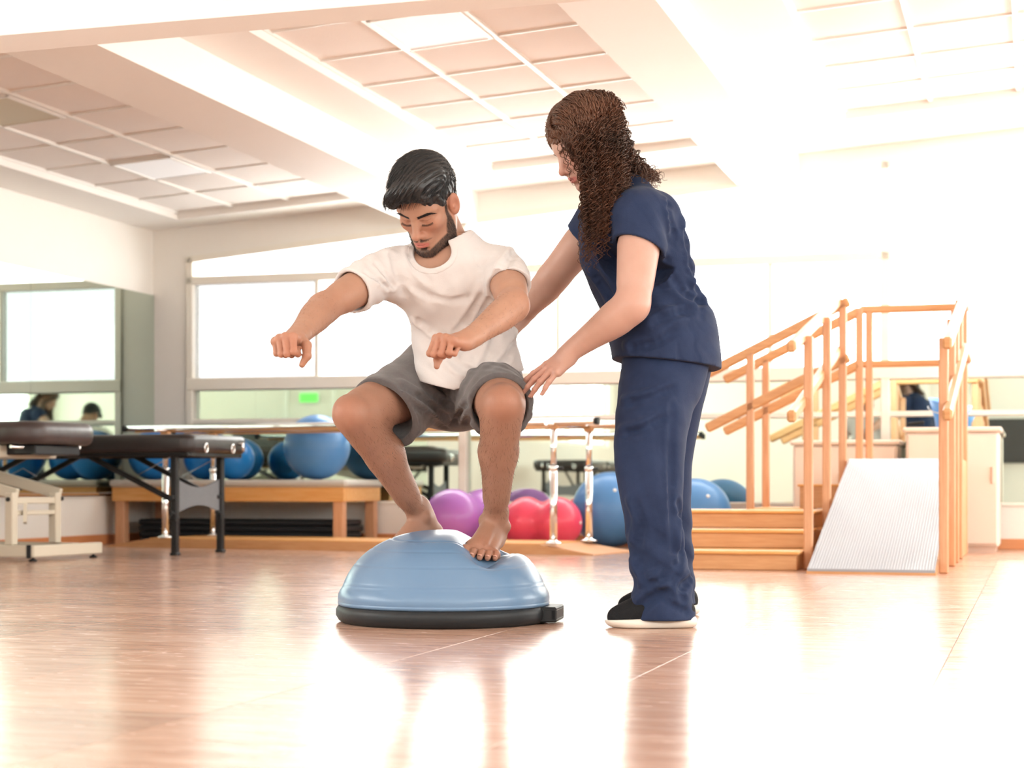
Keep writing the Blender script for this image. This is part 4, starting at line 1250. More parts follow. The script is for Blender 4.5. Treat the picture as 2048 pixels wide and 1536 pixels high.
nailsM = []
def leg_vol(hip, knee, ank, D, T, N, out):
    pts = np.array([npv(p) for p in (hip, knee, ank)]); D = Vector(D)
    lo = pts.min(0) - .28; hi = pts.max(0) + .28
    lo = np.maximum(lo, np.array([-9, -9, .10])); v = Vol(lo, hi, .0032)
    kd = (knee - hip).normalized(); sd = (ank - knee).normalized(); L2 = (ank - knee).length
    v.cone(hip, knee - kd * .05, .088, .068, .02)
    v.cone(knee - kd * .10, knee, .069, .055, .02)
    v.ell(knee + (kd - sd) * .016, (.046, .046, .050), None, .02); v.ell(knee + sd * .045 + kd * .022, (.026, .026, .032), None, .02); v.cone(knee - kd * .09 - sd * .01 + Vector((.03, 0, 0)), knee - kd * .03 + Vector((.03, 0, -.01)), .035, .03, .03)                      # kneecap
    v.cone(knee, knee + sd * .08, .055, .051, .02)
    back = -(kd - sd * kd.dot(sd)).normalized()
    # shin and calf
    v.cone(knee + sd * .02, ank, .050, .030, .02)
    v.cone(knee + sd * .05 + back * .014, knee + sd * L2 * .42 + back * .020, .047, .053, .03)
    v.cone(knee + sd * L2 * .42 + back * .022, knee + sd * L2 * .78 + back * .008, .050, .031, .03)
    v.cone(knee + sd * .12 - back * .018, ank - sd * .08 - back * .006, .020, .018, .03)  # shin bone
    v.cone(ank - sd * .10 + back * .020, ank + back * .03 + sd * .02, .012, .011, .02)   # tendon
    nl = foot(v, ank, None, D, N, T, 1.07); out += nl
    return v
vL = leg_vol(hipL, kneeL, ankL, (-.22, -.95, -.12), (-1, .1, 0), (.15, -.16, .97), nailsM)
vR = leg_vol(hipR, kneeR, ankR, (-.74, -.62, -.26), (.6, -.75, 0), (-.22, -.20, .95), nailsM)

def arm_vol(S_, E_, W_, D, N, T, flex, spread, thumb, h=.0022, r=(.050, .041, .040, .0265), sc=1.0, fem=False, nails=None, rw=None):
    pts = np.array([npv(p) for p in (S_, E_, W_)]); lo = pts.min(0) - .17; hi = pts.max(0) + .17
    v = Vol(lo, hi, h)
    u1 = (E_ - S_).normalized(); u2 = (W_ - E_).normalized(); L2 = (W_ - E_).length
    v.cone(S_, E_, r[0], r[1], .02)
    v.cone(S_ + u1 * .10 + Vector((0, -.008, 0)), S_ + u1 * .20 + Vector((0, -.006, 0)), r[0] * .92, r[1] * .9, .03)
    v.chain([E_ - u1 * .01, E_ + u2 * L2 * .25, E_ + u2 * L2 * .65, W_], [r[1] * .95, r[2] * 1.06, r[2] * .80, r[3]], .02)
    Dn = Vector(D).normalized(); Nn = Vector(N); Nn = (Nn - Dn * Dn.dot(Nn)).normalized()
    v.cone(W_ - u2 * .03, W_ + Dn * .02, r[3] * 1.08, r[3] * 1.05, .012, 'add', (Nn, .8))
    hand(v, W_, D, N, T, flex, spread, thumb, sc, nails=nails)
    return v
fist = [(72, 98, 62), (78, 100, 62), (80, 100, 62), (80, 98, 60)]
vAR = arm_vol(SR, elR, wrR, (-.25, -.96, -.02), (-.20, 0, .98), (1, 0, 0), fist, (.02, 0, -.02, -.05),
              [(.70, .55, -.45, .040), (.50, .05, -.85, .034), (.15, -.62, -.75, .027)])
vAL = arm_vol(SL, elL, wrL, (-.74, -.66, .06), (.02, -.15, .98), (-.7, .7, 0), fist, (.02, 0, -.02, -.05),
              [(.75, .30, -.60, .038), (.60, -.10, -.80, .030), (.25, -.25, -.95, .020)])
vH = Vol(npv(Hd.o) - .165, npv(Hd.o) + .165 + np.array((.03, .06, 0)), .0019)
vH.lo = vH.lo
vH = Vol(npv(Hd.o) + np.array((-.14, -.15, -.22)), npv(Hd.o) + np.array((.16, .22, .16)), .0019)
head_field(Hd, vH)
vH.chain([Hd(-.028, 0, -.03), Hd(-.035, 0, -.075), neckb + Vector((0, 0, .02)), neckb + Vector((.004, .01, -.05))], [.054, .055, .063, .085], .025)
for s_ in (1, -1):
    vH.cone(Hd(-.02, s_ * .055, -.045), neckb + Vector((s_ * .02 - .01, -.06, -.035)), .014, .012, .022)
vT = Vol(npv(waist) - .42, npv(waist) + .42, .007)
vT.cone(pelv, waist, .11, .105, .04, 'add', ((0, 1, .3), .8)); vT.cone(waist, chest, .105, .115, .04, 'add', ((0, 1, .5), .75))
vT.cone(chest, upper, .115, .10, .04, 'add', ((0, 1, .5), .7)); vT.cone(SR, SL, .05, .05, .04); vT.cone(hipR, hipL, .09, .09, .04); vT.cone(upper, neckb, .06, .055, .04)

pH = shell_mesh(vH); pL, pR2 = shell_mesh(vL), shell_mesh(vR); pAR, pAL = shell_mesh(vAR), shell_mesh(vAL); pT = shell_mesh(vT)

def ss(a, b, x): t = np.clip((x - a) / (b - a), 0, 1); return t * t * (3 - 2 * t)
def band(x, lo, hi, e): return ss(lo - e, lo + e, x) * (1 - ss(hi - e, hi + e, x))
def face_tone(H, V, skin, lips, beard=None, sc=1.0):
    f, l, u = [q / sc for q in H.loc(V)]; al = np.abs(l)
    c = np.tile(np.array(skin), (len(V), 1))
    fr = ss(.02, .06, f)
    red = np.exp(-((al - .042) ** 2 + (u + .02) ** 2) / .0009) * fr * .35 + np.exp(-(l ** 2 + (u + .034) ** 2) / .00035) * fr * .30 + ss(.06, .075, al) * (1 - ss(.0, .04, f)) * .5 * band(u, -.035, .035, .01)
    c = c * (1 + red[:, None] * (np.array((1.12, .74, .68)) - 1))
    mw = .025
    zc_ = -.0655 - .0015 * (al / mw) ** 2
    m = (1 - ss(.021, .026, al)) * ss(.070, .078, f) * band(u - zc_, -.0125 * (1 - (al / .03) ** 2), .0105 * (1 - (al / .03) ** 2), .0014)
    c = c * (1 - m[:, None]) + np.array(lips) * m[:, None]
    lid = np.exp(-(((al - .032) / .017) ** 2 + ((u - .004) / .012) ** 2)) * ss(.05, .065, f) * .35
    c = c * (1 - lid[:, None] * np.array((.25, .35, .35)))
    ll = -.0048 - .0030 * np.sin(np.pi * np.clip((al - .0175) / .031, 0, 1)) + .0022 * np.clip((al - .0175) / .031, 0, 1)
    ln = .75 * band(u - ll, -.0008, .0006, .0007) * band(al, .0175, .0485, .0015) * (f > .05)
    cs = band(u - ll - .0125, -.0007, .0007, .0007) * band(al, .020, .046, .003) * (f > .05) * .35  # shade of the upper-lid crease put into the skin colour
    c = c * (1 - np.clip(ln * .85 + cs, 0, 1)[:, None] * np.array((.9, .95, .95)))
    bm = np.zeros(len(V))
    if beard is not None:
        jaw = ss(.044, .053, al) * band(u, -.078, .040, .006) * band(f, .013 + .10 * np.clip(-.03 - u, 0, 1) * -1, .025 - .30 * np.minimum(u + .02, 0), .004)
        low = ss(-.012, .010, f) * (1 - ss(-.083, -.070, u + .10 * (al - .03) * (al > .03))) * (al < .062)
        low2 = band(u, -.122, -.088 + .55 * np.clip(al - .020, 0, .04), .004) * ss(.004, .016, f)
        st = band(u, -.0545, -.0455 - .25 * al, .003) * (al < .034) * ss(.074, .082, f) * ss(.002, .006, al)
        gt = (1 - ss(.008, .013, al)) * band(u, -.092, -.081, .002) * (f > .07)
        dn = (1 - ss(.0, .004, np.abs(al - .034) - .004)) * band(u, -.085, -.056, .004) * (f > .05) * .5
        bm = np.clip(np.maximum.reduce([jaw, low2 * .95, st, gt]), 0, 1) * (1 - m)
        under = (u < -.098 - .0 * f) & (f < .03)
        bm = bm * np.where(under, .4, 1)
        c = c * (1 - .82 * bm[:, None]) + np.array(beard) * (.82 * bm[:, None])
    return c, bm
cH, bmask = face_tone(Hd, pH[0], SKM, (.48, .17, .14), (.035, .024, .02))
def limb_tone(V, base, nodes):
    c = np.tile(np.array(base), (len(V), 1))
    for p, r, t, a in nodes:
        w = np.exp(-((V - np.array(p)) ** 2).sum(1) / (r * r)) * a
        c = c * (1 + w[:, None] * (np.array(t) - 1))
    return c
SKL = SKM * np.array((.86, .84, .84))
cols = [cH, limb_tone(pL[0], SKL, [(kneeL + Vector((0, -.05, .01)), .05, (1.15, .93, .88), .6), (ankL + Vector((0, -.15, -.07)), .07, (1.1, .86, .8), .6)]),
        limb_tone(pR2[0], SKL, [(kneeR + Vector((-.02, -.05, .01)), .05, (1.15, .93, .88), .6)]),
        limb_tone(pAR[0], SKM, [(wrR + Vector((0, -.1, -.03)), .06, (1.1, .84, .78), .7), (elR, .05, (1.05, .9, .86), .5)]),
        limb_tone(pAL[0], SKM, [(wrL + Vector((-.06, -.06, -.03)), .06, (1.1, .84, .78), .7), (elL, .05, (1.05, .9, .86), .5)]),
        np.tile(SKM, (len(pT[0]), 1))]
fast_mesh('body', put_local([pH, pL, pR2, pAR, pAL, pT], mo), 'skin_man', man, cols)
nb = MB(); nail_mesh(nb, nailsM); nb.v = [tuple(Vector(p) - man.location) for p in nb.v]; nb.build('toenails', 'nail', man)

# hair of the head: swept volume plus strands
vh = Vol(npv(Hd.o) + np.array((-.20, -.17, -.10)), npv(Hd.o) + np.array((.15, .16, .20)), .0028)
def HE(f, l, u, rf, rl, ru, k=.015, op='add'): vh.ell(Hd(f, l, u), (rf, rl, ru), Hd.rot(), k, op)
HE(-.018, 0, .058, .105, .084, .088)
HE(-.005, 0, .088, .098, .080, .068, .02)
vh.chain([Hd(.015, .058, .108), Hd(.066, .028, .112), Hd(.086, -.015, .098), Hd(.078, -.052, .075)], [.028, .031, .031, .026], .02)
vh.chain([Hd(.07, .045, .085), Hd(.090, .005, .090), Hd(.088, -.035, .078)], [.016, .020, .017], .015)
for s_ in (1, -1):
    vh.cone(Hd(.040, s_ * .064, .055), Hd(.026, s_ * .069, .026), .014, .007, .012)
HE(-.07, 0, .0, .040, .062, .062, .02)
# face opening
vh.cone(Hd(.105, 0, .005), Hd(.105, 0, .035), .062, .050, .006, 'sub')
vh.cone(Hd(.092, -.03, -.02), Hd(.090, .03, -.02), .062, .062, .006, 'sub')
for s_ in (1, -1): vh.cone(Hd(.0, s_ * .085, -.012), Hd(-.012, s_ * .088, .018), .020, .017, .005, 'sub')
vh.cone(Hd(-.03, -.1, -.085), Hd(-.03, .1, -.085), .05, .05, .006, 'sub')
hv, hq = shell_mesh(vh)
hn = vnormals(hv, hq)
o_ = np.array(Hd.o); Rm = np.array([list(Hd.f), list(Hd.l), list(Hd.u)])
def man_flow(P, t):
    L = (P - o_) @ Rm.T
    f, l, u = L[:, 0], L[:, 1], L[:, 2]
    top = ss(.05, .10, u)
    d = np.stack([.9 + 0 * f, -.75 * top - .1 * np.sign(l) * (1 - top), -.25 * top - 1.2 * (1 - top)], 1)
    r = np.stack([f + .01, l, u - .04], 1); r /= np.linalg.norm(r, axis=1)[:, None] + 1e-9
    back = ss(.0, .06, -f); d[:, 0] -= 1.4 * back * (1 - top)
    d = d - r * (d * r).sum(1)[:, None] * .92
    return d @ Rm
def man_keep(pts):
    L = (pts + mo - o_) @ Rm.T; f, l, u = L[..., 0], L[..., 1], L[..., 2]
    bad = ((f > .045) & (u < .062 - .10 * np.clip(-l, 0, .06)) & (np.abs(l) < .075)) | ((np.abs(l) > .066) & (f > -.035) & (f < .022) & (u < .045)) | ((np.abs(l) > .06) & (f > .02) & (u < .022)) | (u < -.05)
    return ~bad.any(0)
Lh = (hv - o_) @ Rm.T
amp = .0016 * np.sin(Lh[:, 1] * 420 + Lh[:, 0] * 190 + 3 * np.sin(Lh[:, 2] * 80)) + .0010 * np.sin(Lh[:, 1] * 900 - Lh[:, 2] * 300 + Lh[:, 0] * 500)
hv2 = hv + hn * amp[:, None]
fast_mesh('hair', put_local([(hv2, hq)], mo), 'hair_black', man)
r1 = np.random.default_rng(3)
sel = r1.choice(len(hv), 3400, replace=False)
strands('hair_strands', hv[sel] - mo + hn[sel] * .0005, lambda P, t: man_flow(P + mo, t) + r1.normal(0, .10, P.shape) + hn[sel] * .06, r1.uniform(.018, .042, len(sel)), .0007, 'hair_black', man, 6, keep=man_keep)
# beard, brows, lashes
hnm = vnormals(*pH)
bs = np.nonzero(bmask > .45)[0]; bs = r1.choice(bs, min(3000, len(bs)), replace=False)
dn_ = np.array(Hd.d(.25, 0, -1))
strands('beard', pH[0][bs] - mo, lambda P, t: hnm[bs] * .5 + dn_ * .8 + r1.normal(0, .25, P.shape), r1.uniform(.003, .0050, len(bs)), .00030, 'hair_black', man, 2)
def brow(H, V, n, hm, side, sc=1.0, thick=.0042, tall=.0):
    f, l, u = [q / sc for q in H.loc(V)]
    l = l * side
    c = .0215 + .20 * (l - .014) - 4.6 * np.clip(l - .037, 0, 1) ** 2 * 6
    w = thick * (1 - .55 * ss(.035, .056, l))
    return np.nonzero((np.abs(u - c) < w) & (l > .012) & (l < .057) & (f > .03))[0]
for s_ in (1, -1):
    ids = brow(Hd, pH[0], 0, None, s_); ids = r1.choice(ids, min(420, len(ids)), replace=False)
    sd_ = np.array(Hd.d(-.25, s_ * .9, .18))
    strands('eyebrow', pH[0][ids] - mo, lambda P, t: hnm[ids] * .22 + sd_ + r1.normal(0, .12, P.shape), r1.uniform(.005, .009, len(ids)), .0005, 'hair_black', man, 3)
    lash = MB()
    fl_, ll_, ul_ = Hd.loc(pH[0])
    for k in range(24):
        t = k / 23; l = s_ * (.0175 + .031 * t); u = -.0050 - .0032 * math.sin(math.pi * t) + .0022 * t
        c_ = (ll_ - l) ** 2 + (ul_ - u) ** 2; near = np.nonzero(c_ < 1.2e-5)[0]; i_ = near[np.argmax(fl_[near])]
        p = Hd(fl_[i_] + .0003, l, u); q = p + Hd.d(.0036, s_ * (.0005 + .0030 * t), -.0030)
        lash.tube([p - Hd.d(.002, 0, 0) - man.location, (p + q) / 2 - Hd.d(0, 0, .0006) - man.location, q - man.location], [.0004, .0004, .0002], 4, False)
    lash.build('eyelashes', 'hair_black', man)
# hairs on the shins and forearms
def body_hair(name, V, Q, a, b, n, ln, seed, rad=.00019):
    a = np.array(a); b = np.array(b); d = b - a; t = ((V - a) @ d) / (d @ d)
    ids = np.nonzero((t > .02) & (t < .93))[0]; r2 = np.random.default_rng(seed); ids = r2.choice(ids, n, replace=False)
    nn = vnormals(V, Q)[ids]; dd = d / np.linalg.norm(d)
    strands(name, V[ids] - mo, lambda P, t: nn * .35 + dd + r2.normal(0, .28, P.shape), r2.uniform(ln * .5, ln, n), rad, 'leg_hair', man, 3)
body_hair('leg_hair', pL[0], pL[1], kneeL, ankL, 2600, .012, 5); body_hair('leg_hair', pR2[0], pR2[1], kneeR, ankR, 2600, .012, 6)
body_hair('arm_hair', pAL[0], pAL[1], elL, wrL, 260, .010, 7, .00022); body_hair('arm_hair', pAR[0], pAR[1], elR, wrR, 260, .010, 8, .00022)

# ------------------------------------------------------------------ his T-shirt
vs_ = Vol(np.minimum(npv(SR), npv(pelv)) - np.array((.22, .35, .20)), np.maximum(npv(SL), npv(pelv)) + np.array((.16, .26, .16)), .0040)
tdir = (upper - waist).normalized(); front = Vector((0, -1, -.35)).normalized()
vs_.chain([pelv + Vector((.035, -.03, -.03)), waist + Vector((.005, -.02, 0)), chest + Vector((-.0, -.01, 0)), upper], [.140, .138, .140, .118], .03, 'add', ((0, 1, .40), .80))
vs_.cone(W(902, 690, 5.245), W(908, 778, 5.225), .110, .112, .05); vs_.cone(W(965, 670, 5.26), W(985, 745, 5.22), .085, .095, .05)
vs_.cone(chest + Vector((-.07, -.035, .0)), chest + Vector((.065, -.035, .0)), .085, .085, .05)
vs_.cone(SR + Vector((.03, .01, -.02)), SL + Vector((-.03, .01, -.02)), .070, .070, .04)
vs_.cone(upper + Vector((0, .02, .0)), neckb + Vector((0, .015, -.005)), .085, .072, .04)
vs_.cone(SR + Vector((.02, 0, .0)), neckb + Vector((-.02, .01, -.01)), .050, .060, .03)
vs_.cone(SL + Vector((-.02, 0, .0)), neckb + Vector((.02, .01, -.01)), .050, .060, .03)
uR = (elR - SR).normalized(); uL = (elL - SL).normalized()
vs_.chain([SR + Vector((.03, 0, 0)), SR + uR * .06, SR + uR * .22], [.068, .068, .064], .03)
vs_.chain([SL + Vector((-.02, 0, 0)), SL + uL * .06, SL + uL * .20], [.066, .064, .063], .03)
for (c_, sg, nn, ph, A, lam) in (
    (chest + Vector((-.05, -.1, .03)), .11, (.45, 0, -.9), .3, .0042, .060), (waist + Vector((.06, -.1, .05)), .12, (.9, 0, .35), 1.0, .0042, .055),
    (waist + Vector((-.02, -.1, -.06)), .10, (.6, 0, .8), 2.0, .0046, .050), (chest + Vector((.09, -.08, .02)), .10, (.85, .1, .5), .5, .0045, .052),
    (SR + uR * .10, .09, (.8, .2, .5), 1.4, .0040, .045), (SL + uL * .10, .08, (.2, .5, .9), .2, .0035, .042), (upper + Vector((-.08, -.05, -.02)), .07, (.7, 0, .7), .8, .004, .048),
    (waist + Vector((.10, -.02, -.08)), .09, (.35, 0, .95), .8, .0055, .045)):
    vs_.warp(wave(nn, ph, A * .55, lam * 1.15, c_, sg))
for ln in ([(992, 556), (962, 610), (932, 668), (915, 715)], [(966, 566), (935, 620), (905, 660)], [(1004, 590), (990, 650), (968, 705), (950, 745)], [(1030, 660), (1012, 700), (985, 735)],
           [(870, 690), (905, 722), (950, 742), (990, 735)], [(865, 722), (895, 748), (940, 762)], [(800, 556), (840, 584), (890, 598), (930, 590)], [(778, 505), (786, 540), (800, 585)],
           [(812, 500), (822, 530), (850, 560)], [(830, 640), (868, 668), (890, 700)], [(1020, 500), (1000, 530), (985, 560)]):
    crease(vs_, ln, 4.8, 5.5)
for ln in ([(726, 548), (752, 566), (772, 580)], [(748, 532), (768, 556), (784, 578)]):
    crease(vs_, ln, 4.8, 5.4, .0035, .008, .009, True, (5, -5))
# openings
eR = SR + uR * .165; eL = SL + uL * .135
vs_.local_half(eR, uR + Vector((.06, 0, .1)), .12); vs_.local_half(eL, uL + Vector((0, 0, -.45)), .12)
vs_.cone(eR - uR * .05, eR + uR * .06, .0545, .0580, .0, 'sub'); vs_.cone(eL - uL * .05, eL + uL * .06, .0505, .0545, .0, 'sub')
nd = (Hd(-.035, 0, -.06) - neckb).normalized()
vs_.cone(neckb + Vector((.006, -.006, -.01)) - nd * .005, neckb + nd * .14 + Vector((0, -.01, 0)), .072, .090, .004, 'sub')
vs_.ell(neckb + Vector((-.035, -.075, -.012)), (.058, .075, .050), None, .006, 'sub')
vs_.half(W(908, 780, 5.12), (.26, .10, -1)); vs_.half(W(908, 780, 5.12), (-.22, .10, -1))
sv, sq = shell_mesh(vs_)
fast_mesh('t_shirt', put_local([(sv, sq)], mo), 'shirt_white', man)
# rib collar following the neckline
vc = Vol(npv(neckb) - .14, npv(neckb) + .14, .0030)
sub_lo = vc.lo; 
vd = Vol(npv(neckb) - .14, npv(neckb) + .14, .0030)
vd.cone(neckb + Vector((.006, -.006, -.01)) - nd * .005, neckb + nd * .14 + Vector((0, -.01, 0)), .072, .090, .0)
vd.ell(neckb + Vector((-.035, -.075, -.012)), (.058, .075, .050), None, .006)
gi = [np.clip((vc.lo[i] + vc.h * np.arange(vc.n[i]) - vs_.lo[i]) / vs_.h, 0, vs_.n[i] - 1.001) for i in range(3)]
i0 = [g.astype(int) for g in gi]; fr_ = [(g - i).astype(np.float32) for g, i in zip(gi, i0)]
acc_ = 0
for a in (0, 1):
    for b in (0, 1):
        for c in (0, 1):
            w_ = (fr_[0] if a else 1 - fr_[0])[:, None, None] * (fr_[1] if b else 1 - fr_[1])[None, :, None] * (fr_[2] if c else 1 - fr_[2])[None, None, :]
            acc_ = acc_ + w_ * vs_.F[np.ix_(i0[0] + a, i0[1] + b, i0[2] + c)]
vc.F = np.maximum(acc_ - .0016, vd.F - .017).astype(np.float32)
cv_, cq_ = shell_mesh(vc)
fast_mesh('collar', put_local([(cv_, cq_)], mo), 'shirt_white', man)

# ------------------------------------------------------------------ his shorts
vp = Vol(np.minimum(npv(kneeR), npv(pelv)) - np.array((.16, .2, .22)), np.maximum(npv(kneeL), npv(pelv)) + np.array((.24, .28, .22)), .0042)
kR = (kneeR - hipR).normalized(); kL = (kneeL - hipL).normalized()
LR = (kneeR - hipR).length; LLn = (kneeL - hipL).length
vp.cone(hipR + Vector((.02, .03, 0)), hipL + Vector((-.01, .03, 0)), .125, .125, .04)
vp.cone(pelv + Vector((0, .02, .06)), pelv + Vector((0, .03, -.02)), .135, .140, .04)
vp.chain([hipR, hipR + kR * LR * .45 + Vector((.008, 0, -.014)), hipR + kR * LR * .95 + Vector((.03, 0, -.040))], [.118, .112, .122], .04)
vp.chain([hipL, hipL + kL * LLn * .45 + Vector((.0, 0, -.006)), hipL + kL * LLn * .98 + Vector((.004, 0, -.016))], [.116, .104, .096], .04)
for (c_, sg, nn, ph, A, lam) in (
    (hipR + kR * .18 + Vector((.05, -.05, .02)), .11, (.55, .1, .85), .5, .0050, .050), (pelv + Vector((0, -.18, -.04)), .10, (.8, 0, .6), 1.0, .0050, .045),
    (hipL + kL * .22 + Vector((-.06, 0, 0)), .09, (.8, -.2, -.5), 1.2, .0045, .040), (hipL + kL * .25 + Vector((.08, 0, .0)), .08, (.5, .5, .6), 0, .0050, .038),
    (pelv + Vector((-.02, -.2, -.09)), .07, (.4, 0, -.9), .3, .004, .040)):
    vp.warp(wave(nn, ph, A * .6, lam, c_, sg))
for ln in ([(770, 775), (805, 790), (850, 822), (885, 850)], [(800, 765), (835, 785), (875, 815), (905, 842)], [(930, 800), (915, 822), (900, 845)], [(955, 790), (940, 815), (925, 842)], [(845, 762), (870, 785), (900, 805)], [(960, 770), (985, 755), (1020, 752)], [(1050, 790), (1056, 812), (1050, 832)]):
    crease(vp, ln, 4.8, 5.6, .004, .010, .011, True, (4, 8))
eR2 = hipR + kR * LR * .70; eL2 = hipL + kL * LLn * .86
nR = (kR + Vector((-.10, 0, -.36))).normalized(); nL = (kL + Vector((.06, 0, .0))).normalized()
vp.local_half(eR2 + Vector((.02, 0, -.02)), nR, .19); vp.local_half(eL2, nL, .17)
vp.chain([eR2 - kR * .015 + Vector((.016, 0, -.026)), eR2 + kR * .14 + Vector((.028, 0, -.040))], [.090, .117], 0, 'sub')
vp.chain([eL2 - kL * .02 + Vector((.003, 0, -.014)), eL2 + kL * .12 + Vector((.004, 0, -.016))], [.080, .092], 0, 'sub')
vp.half(pelv + Vector((0, 0, .12)), (0, .25, 1))
pv_, pq_ = shell_mesh(vp)
fast_mesh('shorts', put_local([(pv_, pq_)], mo), 'shorts_grey', man)
# ------------------------------------------------------------------ woman
wom = empty('person', (.42, 5.2, 0))
tag(wom, 'woman with long curly brown hair in navy scrubs leaning over to steady the man', 'person')
wo = np.array(wom.location)
SKW = np.array((.50, .312, .250))
nailsW = []
wSN, wEN, wWN = W(1283, 432, 5.03), W(1266, 612, 4.95), W(1143, 701, 5.02)
wSF, wEF, wWF = W(1200, 440, 5.36), W(1106, 556, 5.45), W(1047, 630, 5.60)
relax_f = [(0, 9, 6), (3, 10, 6), (6, 10, 6), (4, 10, 6)]
wAN = arm_vol(wSN, wEN, wWN, (-.77, .06, -.63), (-.50, -.62, .44), (-.26, .69, .54), relax_f, (.12, .02, -.07, -.24),
              [(.7, .5, -.4, .036), (.85, .25, -.35, .030), (.9, .1, -.35, .024)], .0022, (.058, .046, .047, .0275), .98, True, nailsW)
wAF = arm_vol(wSF, wEF, wWF, (-.62, -.25, -.55), (.35, .80, .30), (.3, -.3, .9), relax_f, (.10, .02, -.06, -.16),
              [(.7, .6, -.3, .036), (.85, .3, -.3, .030), (.9, .1, -.3, .024)], .0024, (.054, .045, .045, .0270), .90, True, nailsW)
Hw = Frame(W(1168, 291, 5.17), (-.765, -.30, -.57), (-.55, -.14, .82))
wneck = W(1232, 392, 5.20)
vHw = Vol(npv(Hw.o) + np.array((-.16, -.14, -.20)), npv(Hw.o) + np.array((.20, .14, .16)), .0021)
head_field(Hw, vHw, True, .95)
vHw.chain([Hw(-.028, 0, -.03), Hw(-.03, 0, -.07), wneck, wneck + Vector((.02, 0, -.06))], [.048, .046, .052, .075], .025)
vTw = Vol(W(1320, 700, 5.2) - Vector((.4, .35, .75)), W(1320, 700, 5.2) + Vector((.3, .35, .55)), .009)
pel = W(1335, 690, 5.20); wai = W(1300, 600, 5.20); che = W(1256, 490, 5.20); upp = W(1250, 420, 5.20)
for a, b, ra, rb in ((pel, wai, .11, .09), (wai, che, .09, .085), (che, upp, .085, .065), (upp, wneck, .06, .05), (wSN, wSF, .05, .05)): vTw.cone(a, b, ra, rb, .04)
for q in ((W(1322, 725, 5.10), W(1300, 950, 5.0), W(1320, 1190, 4.98)), (W(1332, 725, 5.30), W(1322, 950, 5.38), W(1334, 1175, 5.44))):
    vTw.cone(q[0], q[1], .08, .055, .03); vTw.cone(q[1], q[2], .052, .032, .03)
wp = [shell_mesh(vHw), shell_mesh(wAN), shell_mesh(wAF), shell_mesh(vTw)]
cw, _ = face_tone(Hw, wp[0][0], SKW, (.52, .20, .18), None, .95)
wc = [cw, limb_tone(wp[1][0], SKW, [(wWN + Vector((-.1, .02, -.08)), .07, (1.06, .84, .8), .7), (wEN, .06, (1.03, .9, .88), .5)]), limb_tone(wp[2][0], SKW, []), np.tile(SKW, (len(wp[3][0]), 1))]
fast_mesh('body', put_local(wp, wo), 'skin_woman', wom, wc)
nb = MB(); nail_mesh(nb, nailsW); nb.v = [tuple(Vector(p) - wom.location) for p in nb.v]; nb.build('fingernails', 'nail', wom)
hnw = vnormals(*wp[0])
for s_ in (1, -1):
    ids = brow(Hw, wp[0][0], 0, None, s_, .95, .0032); ids = r1.choice(ids, min(260, len(ids)), replace=False)
    sd_ = np.array(Hw.d(-.25, s_ * .9, .18))
    strands('eyebrow', wp[0][0][ids] - wo, lambda P, t: hnw[ids] * .22 + sd_ + r1.normal(0, .12, P.shape), r1.uniform(.004, .008, len(ids)), .0004, 'hair_brown', wom, 3)

# ---- scrub top
vt = Vol(W(1150, 760, 5.2) - Vector((.10, .34, .06)), W(1430, 350, 5.2) + Vector((.12, .34, .06)), .0042)
sa = ((0, 1, 0), 1.06)
vt.chain([W(1334, 745, 5.20), W(1326, 680, 5.20), W(1290, 590, 5.20), W(1258, 500, 5.20), W(1248, 425, 5.20)], [.158, .155, .138, .140, .112], .03, 'add', sa)
vt.cone(W(1370, 650, 5.12), W(1374, 720, 5.12), .084, .080, .05); vt.cone(W(1370, 650, 5.30), W(1374, 720, 5.30), .084, .080, .05)   # seat
vt.cone(W(1212, 492, 5.12), W(1214, 505, 5.12), .075, .075, .05); vt.cone(W(1212, 492, 5.29), W(1214, 505, 5.29), .075, .075, .05)   # bust
vt.cone(W(1305, 440, 5.10), W(1330, 540, 5.12), .085, .085, .05); vt.cone(W(1305, 440, 5.30), W(1330, 540, 5.30), .085, .085, .05)
vt.cone(W(1318, 672, 5.11), W(1326, 765, 5.11), .122, .136, .04); vt.cone(W(1318, 672, 5.29), W(1326, 765, 5.29), .122, .136, .04)
vt.cone(wSN, wSF, .072, .070, .04); vt.cone(W(1245, 410, 5.2), wneck + Vector((.012, 0, .0)), .085, .066, .04)
un = (wEN - wSN).normalized(); uf = (wEF - wSF).normalized()
vt.chain([wSN + Vector((-.01, .02, .0)), wSN + un * .06, wSN + un * .13], [.078, .074, .072], .03)
vt.chain([wSF + Vector((.02, -.02, .0)), wSF + uf * .05, wSF + uf * .12], [.072, .066, .062], .03)
for (c_, sg, nn, ph, A, lam) in (
    (W(1330, 560, 5.05), .12, (.6, .1, .8), .5, .0050, .075), (W(1390, 560, 5.10), .09, (.2, .2, .95), 1.0, .0055, .060), (W(1290, 690, 5.05), .12, (.75, 0, .5), .2, .0045, .08),
    (W(1320, 440, 5.02), .08, (.8, .2, .5), 1.3, .0040, .055), (W(1190, 560, 5.15), .09, (.7, .3, .7), .6, .0045, .060), (W(1350, 640, 5.05), .10, (-.5, 0, .9), .6, .0045, .07)):
    vt.warp(wave(nn, ph, A * .7, lam, c_, sg))
for ln in ([(1362, 440), (1372, 510), (1388, 570), (1398, 625)], [(1325, 520), (1345, 560), (1375, 590), (1405, 600)], [(1300, 640), (1340, 622), (1385, 612)], [(1180, 540), (1215, 590), (1240, 640)], [(1205, 520), (1228, 560), (1250, 620)], [(1255, 690), (1300, 680), (1345, 655)], [(1330, 400), (1338, 440), (1342, 470)]):
    crease(vt, ln, 4.75, 5.5, .0045, .012, .014, True, (8, 6))
en = wSN + un * .098; ef = wSF + uf * .075
